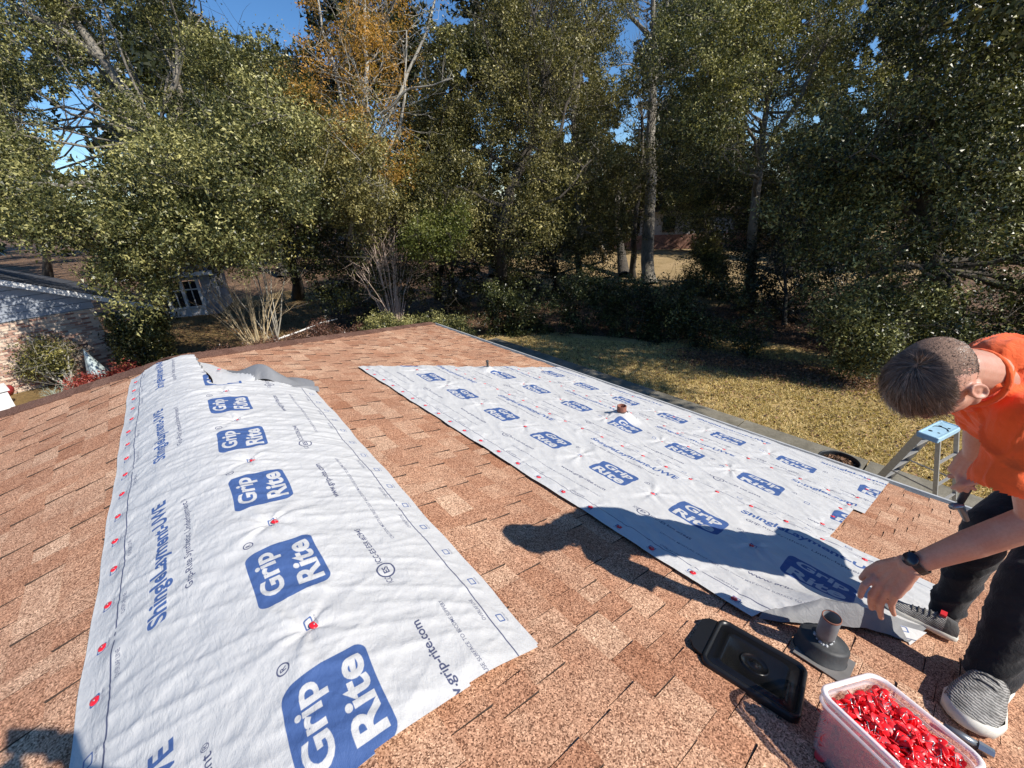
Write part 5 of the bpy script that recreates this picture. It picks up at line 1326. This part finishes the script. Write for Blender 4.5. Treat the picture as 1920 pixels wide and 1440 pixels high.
def skin_mat(name='skin', c=(.55, .30, .21)):
    m, nt, b = new_mat(name); p = pos(nt)
    k = ramp(nt, noise(nt, 18, 4, .6, p), [(.3, tuple(x*y for x, y in zip(c, (.92, .78, .74)))), (.65, c)])
    k2 = ramp(nt, noise(nt, 160, 2, .6, p), [(.35, (.93, .9, .88)), (.6, (1, 1, 1))])
    nt.links.new(mul(nt, k, k2), b.inputs['Base Color']); b.inputs['Roughness'].default_value = .48
    b.inputs['Subsurface Weight'].default_value = .05; b.inputs['Subsurface Radius'].default_value = (.02, .008, .004); b.inputs['Subsurface Scale'].default_value = .4
    bump(nt, b, noise(nt, 260, 3, .6, p), .25, .0015); return m
M_SKIN = skin_mat(); M_SKIN2 = skin_mat('skin_tan', (.48, .28, .2))
def cloth_mat(name, c, rough=.9, sc=900, var=.12, sheen=.3):
    m, nt, b = new_mat(name); p = pos(nt)
    k = ramp(nt, noise(nt, 9, 4, .6, p), [(.3, tuple(x*(1-var) for x in c)), (.7, tuple(min(1, x*(1+var)) for x in c))])
    nt.links.new(k, b.inputs['Base Color']); b.inputs['Roughness'].default_value = rough; b.inputs['Sheen Weight'].default_value = sheen
    b.inputs['Specular IOR Level'].default_value = .2
    n1 = noise(nt, 38, 4, .6, p, .5); n2 = noise(nt, sc, 2, .5, p)
    a = N(nt, 'ShaderNodeMath', operation='MULTIPLY_ADD'); nt.links.new(n2, a.inputs[0]); a.inputs[1].default_value = .12; nt.links.new(n1, a.inputs[2])
    bump(nt, b, a.outputs[0], .6, .010); return m
M_ORANGE = cloth_mat('orange_cotton', (.86, .13, .03), .85, var=.06, sheen=.15); M_JEANS = cloth_mat('black_denim', (.017, .0175, .019), .85, var=.35, sheen=.15)
M_KNIT = None
def knit_mat():
    m, nt, b = new_mat('grey_striped_knit'); p = pos(nt)
    w = N(nt, 'ShaderNodeTexWave', Scale=48.0, Distortion=4.0, Detail=3.0); w.inputs['Detail Scale'].default_value = 1.5; nt.links.new(pos(nt, None, (.5, .9, .6)), w.inputs[0])
    c = ramp(nt, w.outputs['Fac'], [(.15, (.15, .145, .135)), (.4, (.28, .27, .25)), (.8, (.40, .385, .355))])
    c = mul(nt, c, ramp(nt, noise(nt, 25, 3, .6, p), [(.35, (.5, .5, .5)), (.6, (1, 1, 1))]))
    nt.links.new(c, b.inputs['Base Color']); b.inputs['Roughness'].default_value = .9; bump(nt, b, w.outputs['Fac'], .6, .003); return m
M_KNIT = knit_mat(); M_SOLE = simple('dusty_white_rubber', (.66, .64, .56), .6, 0, .12, 25); M_DKNIT = cloth_mat('dark_grey_knit', (.07, .068, .065), .9)
M_HAIR = simple('brown_hair', (.11, .062, .036), .5, 0, .6, 45, .0, 60, .25); M_STUBBLE = simple('clipped_hair', (.25, .155, .11), .75, 0, .25, 150, .6, 500, .2)
M_WATCH = simple('black_watch', (.012, .012, .014), .35, 0, .1); M_RING = simple('dark_ring', (.10, .09, .08), .25, .9); M_REDTAB = simple('red_pull_tab', (.6, .02, .03), .5)
def frame3(u, f):
    u = np.array(u, float); u /= np.linalg.norm(u); f = np.array(f, float); f -= u*(f @ u); f /= np.linalg.norm(f); return u, f, np.cross(u, f)

def head_prims(H, u, f, l, s=1.0):
    P = lambda a, b, c: H+u*a*s+f*b*s+l*c*s
    pr = [ellip_np(P(.022, -.012, 0), (f, l, u), (.101*s, .079*s, .093*s)), ellip_np(P(-.045, .030, 0), (f, l, u), (.066*s, .065*s, .074*s)),
          capsule_np(P(-.098, .066, .012), .018*s, P(-.098, .066, -.012), .018*s), capsule_np(P(.005, .088, 0), .010*s, P(-.034, .106, 0), .0135*s),
          ellip_np(P(-.036, .098, 0), (f, l, u), (.012*s, .019*s, .011*s)),
          capsule_np(P(.022, .083, .03), .011*s, P(.022, .083, -.03), .011*s), capsule_np(P(-.066, .088, .014), .009*s, P(-.066, .088, -.014), .009*s),
          capsule_np(P(-.02, .060, .036), .024*s, P(-.03, .035, .045), .022*s), capsule_np(P(-.02, .060, -.036), .024*s, P(-.03, .035, -.045), .022*s),
          capsule_np(P(-.085, .035, .045), .02*s, P(-.045, -.005, .054), .02*s), capsule_np(P(-.085, .035, -.045), .02*s, P(-.045, -.005, -.054), .02*s)]
    for sd in (1, -1):    # ears: rim, lobe and bowl
        c = P(-.012, -.008, .083*sd); e1 = u*.93-f*.25; e2 = f*.9+u*.2
        ring_ = [c+e1*.029*s*math.cos(t)+e2*.017*s*math.sin(t)+l*sd*(.006+.004*math.cos(t-2.5))*s for t in np.linspace(0, 2*math.pi, 13)]
        for a, b in zip(ring_[:-1], ring_[1:]): pr.append(capsule_np(a, .0048*s, b, .0048*s, 8, 3))
        pr.append(ellip_np(c-l*sd*.001*s, (e2, l, e1), (.0165*s, .0075*s, .028*s), 12, 8)); pr.append(ellip_np(c-e1*.028*s, (e2, l, e1), (.008*s, .006*s, .009*s), 10, 8))
        pr.append(capsule_np(c-l*sd*.014*s, .012*s, c, .009*s, 10, 3))
    return pr
def hand_prims(W, K, nrm, tips, thumb, s=1.0, side=1):
    """W wrist, K middle of knuckle row, nrm back-of-hand normal; tips: four fingertip points index..little; thumb tip"""
    W, K, nrm = map(lambda q: np.array(q, float), (W, K, nrm)); ax = K-W; ax /= np.linalg.norm(ax); nrm = nrm-ax*(nrm @ ax); nrm /= np.linalg.norm(nrm)
    ac = np.cross(ax, nrm)*side; pr = []; kn = []
    offs = (.032, .011, -.011, -.031); back = (.0, .004, .0, -.008)
    for o_, b_ in zip(offs, back): kn.append(K+ac*o_*s+ax*b_*s)
    for k_, o_ in zip(kn, offs): pr.append(capsule_np(W+ac*o_*.55*s, .016*s, k_-nrm*.003*s, .0125*s, 12, 4))
    pr.append(ellip_np(W*.45+K*.55-nrm*.006*s, (ax, ac, nrm), (.046*s, .040*s, .016*s)))
    for k_, t_, r0, bend in zip(kn, tips, (.0102, .0105, .0100, .0088), (.016, .018, .017, .014)):
        t_ = np.array(t_, float); d = t_-k_; m1 = k_+d*.45+nrm*bend*s; m2 = k_+d*.76+nrm*bend*.6*s
        pr += [capsule_np(k_, r0*1.1*s, m1, r0*s, 12, 4), capsule_np(m1, r0*1.04*s, m2, r0*.9*s, 12, 4), capsule_np(m2, r0*.92*s, t_, r0*.78*s, 12, 4)]
    b0 = W+ac*.024*s+ax*.018*s-nrm*.004*s; t_ = np.array(thumb, float); m1 = b0+(t_-b0)*.40+ac*.012*s; m2 = b0+(t_-b0)*.72+ac*.010*s
    pr += [capsule_np(b0, .0165*s, m1, .0135*s, 12, 4), capsule_np(m1, .0130*s, m2, .0115*s, 12, 4), capsule_np(m2, .0115*s, t_, .0090*s, 12, 4)]
    return pr, kn, ac

# ---- the man bending over the sheets
HC = at(1752, 712, 1.12); NB = at(1868, 706, 1.20); LS = at(1932, 785, 1.12); SE = at(1903, 875, 1.15); LE = at(1948, 975, 1.19)
LWr = at(1703, 1062, 1.40); LK = at(1660, 1098, 1.46); RS = at(1856, 752, 1.42); RE = at(1838, 800, 1.47); RW = at(1826, 850, 1.52)
man = empty('person', roofp(2.05, -.28, 0), 'man in orange t-shirt and black jeans bending down to hold the white sheet', 'person')
u_, f_, l_ = frame3(at(1650, 712, 1.08)-at(1840, 704, 1.16), (-.12, .10, -1.0))
HS = .99
body = head_prims(HC, u_, f_, l_, HS)
body += [capsule_np(HC-u_*.055*HS-f_*.03, .058, NB, .064), capsule_np(NB, .07, at(1900, 740, 1.25), .09)]
body += [capsule_np(LS, .055, LE, .044), capsule_np(LE, .045, LE*.5+LWr*.5, .041), capsule_np(LE*.55+LWr*.45, .042, LWr, .0265), ]
body += [capsule_np(RS, .05, RE, .043), capsule_np(RE, .043, RW, .030)]
# left hand reaching down
tipsL = [at(1613, 1118, 1.52), at(1634, 1140, 1.55), at(1652, 1158, 1.56), at(1676, 1152, 1.53)]
nL = (at(1660, 1060, 1.38)-LK); 
hl, knL, acL = hand_prims(LWr, LK, nL, tipsL, at(1616, 1084, 1.53), 1.18, 1)
body += hl
# right hand hanging in a loose fist round the hammer handle
RK = at(1806, 893, 1.55); hd = (RK-RW)/np.linalg.norm(RK-RW)
tipsR = [RK+np.array(q) for q in ((-.012, .012, -.050), (-.004, -.006, -.058), (.008, -.024, -.056), (.020, -.040, -.046))]
hr, knR, acR = hand_prims(RW+hd*.01, RK, at(1790, 870, 1.46)-RK, tipsR, RK+np.array([.03, .03, -.03]), 1.1, -1)
body += hr
body_me = organic('body', body, .0030, [M_SKIN], 7)
child('body', body_me, man)
# eyes and brows (the face is turned down)
for sd in (1, -1):
    q = MB(); q.add(*ellip_np(HC+(u_*.004+f_*.079+l_*.031*sd)*HS, (f_, l_, u_), (.010, .0135, .009), 14, 10)); child('eye', q.mesh('eye', simple('eye_white', (.6, .56, .52), .2), True), man)
    q = MB(); q.tube([HC+(u_*(.024-.003*abs(t))+f_*(.094-.012*t*t)+l_*sd*(.030+.014*t))*HS for t in (-1, -.3, .4, 1)], [.002, .0035, .003, .001], 6); child('eyebrow', q.mesh('eyebrow', M_HAIR, True), man)
q = MB(); q.tube([HC+(u_*-.066+f_*(.098-.02*t*t)+l_*.024*t)*HS for t in np.linspace(-1, 1, 7)], [.001, .003, .004, .0042, .004, .003, .001], 6); child('mouth', q.mesh('mouth', simple('lips', (.42, .16, .13), .45), True), man)
# hair: clipped sides as a close shell, longer brushed strands on top
def scalp(th, ph): return th
dirs = []
rh = np.random.default_rng(21)
C0 = HC+(u_*.022-f_*.012)*HS; RR = np.array([.102, .076, .094])*HS
def hair_ok(df, dl, du):   # direction in (f,l,u): where hair grows
    return (du > -.05+.55*max(0, df)) and not (df > .55 and du < .62) or (df < -.05 and du > -.86) 
q = MB(); V, F = ellip_np(C0, (f_, l_, u_), RR*1.022, 48, 36)
Va = np.array(V); loc = np.stack([(Va-C0) @ f_, (Va-C0) @ l_, (Va-C0) @ u_], -1)/RR; loc /= np.linalg.norm(loc, axis=1, keepdims=True)
okv = np.array([hair_ok(*p) and not (abs(p[1]) > .75 and p[2] < -.05 and p[0] > -.35) for p in loc])
F2 = [f for f in F if all(okv[i] for i in f)]
child('clipped_hair', mesh_np('clipped_hair', Va, F2, [M_STUBBLE], smooth=True), man)
n = 52000; d = rh.normal(size=(n, 3)); d /= np.linalg.norm(d, axis=1, keepdims=True)
k = np.array([hair_ok(*p) and not (abs(p[1]) > .75 and p[2] < -.05 and p[0] > -.35) for p in d]); d = d[k]; n = len(d)
root = C0+(d*RR*1.01) @ np.stack([f_, l_, u_]); nw = (d/RR) @ np.stack([f_, l_, u_]); nw /= np.linalg.norm(nw, axis=1, keepdims=True)
top = np.clip((d[:, 2]*.75+d[:, 0]*.55-.12)*2.2, 0, 1); Lh = (.0035+.040*top)*rh.uniform(.7, 1.25, n)
cl = fbm(d[:, 0]*7+3, d[:, 1]*7, 2, 51)[:, None]; cl2 = fbm(d[:, 1]*9, d[:, 2]*9+4, 2, 52)[:, None]
crown = np.array([-.35, .15, .92]); away = d-crown*(d @ crown)[:, None]; away /= np.linalg.norm(away, axis=1, keepdims=True)+1e-6; sw = np.cross(crown, away)
comb = (away+.45*sw) @ np.stack([f_, l_, u_])*.7+f_*.35+l_*.45*cl+u_*.3*cl2; tdir = comb-nw*np.sum(nw*comb, 1, keepdims=True); tdir += rh.normal(size=(n, 3))*.10
tdir /= np.linalg.norm(tdir, axis=1, keepdims=True)
p1 = root+(nw*.38+tdir*.8)*Lh[:, None]*.5; p2 = p1+(nw*.02+tdir*1.0)*Lh[:, None]*.6
w = np.cross(nw, tdir); w /= np.linalg.norm(w, axis=1, keepdims=True)+1e-9; w *= .0008
Vh = np.stack([root-w, root+w, p1+w*.8, p1-w*.8, p2], 1).reshape(-1, 3); b5 = np.arange(n)[:, None]*5
FQ = np.concatenate([b5+np.array([0, 1, 2, 3])]); me = bpy.data.meshes.new('hair')
tri = b5+np.array([3, 2, 4]); st = np.clip(.45+.9*fbm(d[:, 0]*11+d[:, 2]*6, d[:, 1]*11, 2, 53)+rh.normal(0, .20, n)-.12*top, 0, 1)
M_HST = leaf_mat('brown_hair_strands', (.055, .033, .022), (.15, .092, .060), (.34, .23, .16), .38, .5, 0)
me = mesh_np('hair', Vh, [tuple(x) for x in FQ.tolist()]+[tuple(x) for x in tri.tolist()], [M_HST], attrs={'tone': ('FACE', np.concatenate([st, st]))}); o = child('hair', me, man, 'stuff')
# t-shirt
CHp = at(1912, 745, 1.33)
def folds(co):
    a = fbm(co[:, 0]*9+co[:, 2]*5, co[:, 1]*7-co[:, 2]*8, 3, 5); b = np.clip(1-np.abs(fbm(co[:, 0]*6-co[:, 2]*9, co[:, 1]*9+3, 2, 8))*3.4, 0, 1)**2
    return .005*a+.013*b-.003
shirt = [ellip_np(CHp, (u_, l_, f_), (.17, .18, .125)), capsule_np(LS+(RS-LS)*.08, .080, LS+(RS-LS)*.95, .078), capsule_np(CHp, .145, at(2010, 880, 1.52), .15), capsule_np(at(1880, 690, 1.32), .085, CHp, .13),
         capsule_np(at(1850, 668, 1.33), .05, at(1960, 690, 1.35), .09),
         capsule_np(LS, .078, SE, .073), capsule_np(SE, .073, at(1893, 893, 1.155), .076), capsule_np(RS, .066, RS*.35+RE*.65, .062), capsule_np(NB+(HC-NB)*.36, .065, CHp, .12), capsule_np(NB+(HC-NB)*.02-f_*.03, .075, at(1880, 680, 1.30), .085)]
sh_me = organic('t_shirt', shirt, .0055, [M_ORANGE], 9, .5, folds)
# open the sleeve and neck: drop faces capping the hem
def cut_faces(me, pts):
    bm = bmesh.new(); bm.from_mesh(me); dead = []
    for f in bm.faces:
        c = f.calc_center_median()
        for p, nrm, off, rad in pts:
            if (Vector(p)-c).length < rad and (c-Vector(p)).dot(Vector(nrm)) > off: dead.append(f); break
    bmesh.ops.delete(bm, geom=dead, context='FACES'); bm.to_mesh(me); bm.free()
hemd = at(1893, 893, 1.155)-SE; hemd /= np.linalg.norm(hemd); nk = NB-CHp; nk /= np.linalg.norm(nk)
cut_faces(sh_me, [(at(1893, 893, 1.155), hemd, .045, .16), (RS*.35+RE*.65, (RE-RS)/np.linalg.norm(RE-RS), .035, .12)])
ts = child('t_shirt', sh_me, man)
q = MB(); cc = NB+(HC-NB)*.40; nk = (HC-NB)/np.linalg.norm(HC-NB); fu_, fv_, fw_ = frame3(nk, l_)
q.tube([cc+fv_*.072*math.cos(t)+fw_*.074*math.sin(t) for t in np.linspace(0, 2*math.pi, 26)], .008, 8, False); link('collar', q.mesh('collar', M_ORANGE, True), ts)
# jeans
HPL = at(2060, 950, 1.55); HPR = at(2000, 900, 1.78); LKN = at(1935, 1092, 1.50); LAN = at(1856, 1262, 1.53); RKN = at(1856, 985, 1.74); RAN = at(1770, 1148, 1.86)
jn = [capsule_np(HPL, .115, LKN, .088), capsule_np(LKN, .088, LAN, .066), capsule_np(LAN*.9+LKN*.1, .072, LAN, .068), capsule_np(HPR, .11, RKN, .082), capsule_np(RKN, .080, RAN, .055), capsule_np(HPL, .12, HPR, .12),
      capsule_np((HPL+HPR)/2, .14, at(2020, 895, 1.58), .14)]
def jfold(co):
    a = np.clip(1-np.abs(fbm(co[:, 0]*5+3, co[:, 2]*9+co[:, 1]*7, 2, 12))*3.2, 0, 1)**1.6
    low = np.clip((-.15-co[:, 2])/.3, 0, 1); return .012*a*(.35+.65*low)+.004*fbm(co[:, 0]*20, co[:, 2]*20+co[:, 1]*11, 2, 14)-.004
child('jeans', organic('jeans', jn, .0095, [M_JEANS], 4, .5, jfold), man)
# shoes
def shoe(heel, toe, side, lift=0):
    h = np.array(roofp(*heel, lift)); t = np.array(roofp(*toe, lift)); d = Vector(t-h); L = d.length; d.normalize(); up = Vector((SP, 0, CP)); lat = up.cross(d); S = L/.30
    def Q(x, y, z): return Vector(h)+d*x*S+lat*y*S*side+up*z*S
    prof = [(0, .020), (.015, .032), (.06, .036), (.12, .034), (.17, .042), (.22, .049), (.265, .043), (.29, .026), (.300, .008)]
    def loop(z, g=0, lift=0):
        P = [Q(x-(g if x > .25 else -g if x < .03 else 0), max(w-g, .003), z+lift*max(0, x-.2)*1.2) for x, w in prof]; return P+[Q(x-(g if x > .25 else -g if x < .03 else 0), -max(w*.92-g, .003), z+lift*max(0, x-.2)*1.2) for x, w in prof[::-1]]
    s_ = empty('running_shoe', h, 'x', 'x'); del s_['label']; del s_['category']
    q = MB(); rings = [loop(.001, .004, .12), loop(.006, 0, .1), loop(.024, -.002, .1), loop(.030, .003, .1)]
    n = len(rings[0]); V = [p for r in rings for p in r]
    q.add(V, [(i*n+k, i*n+(k+1) % n, (i+1)*n+(k+1) % n, (i+1)*n+k) for i in range(3) for k in range(n)]+[tuple(range(n))[::-1]])
    sole = child('sole', q.mesh('sole', M_SOLE, True), s_)
    hts = [(0.004, .060), (.02, .092), (.06, .100), (.10, .094), (.15, .080), (.20, .066), (.25, .054), (.28, .042), (.294, .030)]
    V = []; m = 14
    for x, H_ in hts:
        w = np.interp(x, [a for a, b in prof], [b for a, b in prof])*.95
        for k in range(m+1):
            a = math.pi*k/m; V.append(Q(x, w*math.cos(a), .026+(H_-.026)*max(0, math.sin(a))**.8))
    F = [(i*(m+1)+k, (i+1)*(m+1)+k, (i+1)*(m+1)+k+1, i*(m+1)+k+1) for i in range(len(hts)-1) for k in range(m)]
    F.append(tuple((len(hts)-1)*(m+1)+k for k in range(m+1)))
    mi = [1 if i < 2 else 0 for i in range(len(hts)-1) for k in range(m)]+[0]
    child('upper', mesh_np('upper', V, F, [M_KNIT, M_DKNIT], smooth=True, mi=mi), s_)
    q = MB()
    for j in range(5):
        x = .095+.022*j; H_ = np.interp(x, [a for a, b in hts], [b for a, b in hts])
        q.tube([Q(x, .026*t, .003+.026+(H_-.026)*math.sqrt(max(0, 1-(.026*t/.035)**2))) for t in (-1, -.4, .4, 1)], .0035, 5)
    child('laces', q.mesh('laces', M_DKNIT, True), s_)
    q = MB(); q.box((0, 0, 0), (.030, .020, .012), Matrix.Translation(Q(.075, .0, .104))); child('pull_tab', q.mesh('pull_tab', M_REDTAB), s_)
    s_.parent = man; s_.matrix_parent_inverse = Matrix.Translation(-Vector(man.location)); return s_
sA = shoe(roof_hit(1862, 1275, 0), roof_hit(1795, 1372, 0), 1); sB = shoe(roof_hit(1792, 1203, .02), roof_hit(1648, 1132, .02), 1, .022)
# watch and ring
ax = (LK-LWr); ax /= np.linalg.norm(ax); fa = (LE-LWr); fa /= np.linalg.norm(fa); wc = LWr+fa*.030; nb = np.array(nL)/np.linalg.norm(nL); nb = nb-fa*(nb @ fa); nb /= np.linalg.norm(nb); sb = np.cross(fa, nb)
w_ = empty('wrist_watch', wc, 'black smart watch on the left wrist of the bending man', 'watch')
q = MB(); R0w = .0335; q2 = []
for k in range(25):
    t = 2*math.pi*k/24; q2.append((nb*math.cos(t)+sb*math.sin(t)))
V = [wc+dv*(R0w+e)+fa*x for dv in q2 for e, x in ((0, -.011), (.003, -.011), (.003, .011), (0, .011))]
q.add(V, [(k*4+j, k*4+(j+1) % 4, (k+1)*4+(j+1) % 4, (k+1)*4+j) for k in range(24) for j in range(4)]); child('strap', q.mesh('strap', M_WATCH, False), w_)
FM = Matrix((Vector(fa), Vector(sb), Vector(nb))).transposed().to_4x4(); FM.translation = Vector(wc+nb*(R0w+.001))
q = MB(); q.lathe([(.0001, 0), (.0215, 0), (.0225, .003), (.0225, .008), (.0205, .0105), (.0001, .0108)], 28, FM); child('watch_case', q.mesh('watch_case', simple('dark_watch_glass', (.02, .022, .035), .12), True), w_)
kf = knL[2]; tf = np.array(tipsL[2]); rc = kf+(tf-kf)*.22+nb*.010; dv = (tf-kf)/np.linalg.norm(tf-kf); a1, a2, a3 = frame3(dv, nb)
q = MB(); q.tube([rc-a2*.009+a2*.0150*math.cos(t)+a3*.0150*math.sin(t) for t in np.linspace(0, 2*math.pi, 22)], .0032, 6, False); rg = link('finger_ring', q.mesh('finger_ring', M_RING, True)); tag(rg, 'dark wedding ring on the bending man\'s left hand', 'ring')
# hammer held low in the right hand
hm = empty('roofing_hammer', tuple(RK+np.array([0, 0, -.03])), 'dark roofing hammer hanging from the man\'s right hand', 'hammer')
ha = RK+np.array([.03, -.045, .0]); hb_ = at(1800, 945, 1.60)
q = MB(); q.tube([at(1838, 880, 1.55), at(1815, 915, 1.58), at(1800, 942, 1.6)], [.010, .013, .011], 8); child('handle', q.mesh('handle', simple('dark_rubber_grip', (.02, .022, .03), .5), True), hm)
q = MB(); q.tube([at(1800, 948, 1.6)+np.array([-.03, .02, .0]), at(1800, 948, 1.6), at(1812, 975, 1.62)], [.012, .015, .010], 6); child('head', q.mesh('head', M_TK, True), hm)

# ---- the photographer behind the camera, whose shadow falls at the lower left
ph = empty('person', (-.02, -.62, -.15), 'person in grey crouching behind the camera holding a phone', 'person')
c = CAM
phd = c - F_*.035
Hh = np.array([.07, -.40, 1.27]); pu, pf, pl2 = frame3((0, .08, 1), (-.1, 1, -.2))
bp_ = head_prims(Hh, pu, pf, pl2, 1.05)
S1_, S2_ = Hh+np.array([-.20, -.06, -.30]), Hh+np.array([.20, -.06, -.30])
bp_ += [capsule_np(Hh-pu*.06, .055, Hh+np.array([0, -.05, -.25]), .07)]
for S_, E_, sd in ((S1_, np.array([-.24, -.26, .92]), -1), (S2_, np.array([.24, -.28, .90]), 1)):
    Wp = c+np.array([.075*sd-.03, -.13, -.07]); bp_ += [capsule_np(S_, .05, E_, .042), capsule_np(E_, .042, Wp, .027)]
    Kp = c+np.array([.070*sd-.02, -.075, .0]); hpz, _, _ = hand_prims(Wp, Kp, np.array([sd, 0, 0.2]), [Kp+np.array([-.05*sd, .012-.012*j, .035-.018*j]) for j in range(4)], Kp+np.array([-.035*sd, -.03, .02]), 1.0, 1)
    bp_ += hpz
child('body', organic('body', bp_, .008, [M_SKIN2], 4), ph)
M_GREY = cloth_mat('grey_sweatshirt', (.16, .16, .17))
T0 = Hh+np.array([0, -.06, -.33]); B0 = np.array([.12, -.62, .28])
child('sweatshirt', organic('sweatshirt', [capsule_np(S1_, .08, S2_, .08), capsule_np(T0, .14, B0, .15), capsule_np(S1_, .065, np.array([-.24, -.26, .92]), .055), capsule_np(S2_, .065, np.array([.24, -.28, .90]), .055)], .014, [M_GREY], 4), ph)
Lk, Rk = np.array([-.20, -.34, .36]), np.array([.40, -.36, .28]); 
child('jeans', organic('jeans', [capsule_np(B0, .15, B0+np.array([.02, .0, -.05]), .15), capsule_np(B0, .1, Lk, .07), capsule_np(Lk, .065, np.array([-.22, -.48, .02]), .05), capsule_np(B0, .1, Rk, .07), capsule_np(Rk, .065, np.array([.42, -.52, -.05]), .05)], .014, [M_JEANS], 4), ph)
hm2 = MB(); V, F = ellip_np(Hh+pu*.03-pf*.015, (pf, pl2, pu), (.112, .09, .103), 24, 18); Vz = np.array(V); keep = (Vz-Hh) @ pu > .02
child('hair', mesh_np('hair', V, [f for f in F if all(keep[i] or (Vz[i]-Hh) @ pf < -.03 for i in f)], [M_HAIR], smooth=True), ph)
q = MB()
for x in (-.22, .42): q.add(*ellip_np((x, -.42 if x < 0 else -.46, -abs(x)*TP+.045), ((0, 1, 0), (1, 0, 0), (0, 0, 1)), (.15, .05, .045), 16, 10))
child('boots', q.mesh('boots', M_DKNIT, True), ph)
pm = Matrix((Vector(R_), Vector(-D_), Vector(-F_))).transposed().to_4x4(); pm.translation = Vector(c-F_*.040)
q = MB(); q.box((0, 0, 0), (.155, .074, .008), pm); o = link('phone', q.mesh('phone', M_WATCH)); tag(o, 'black phone held up by the person behind the camera', 'phone')
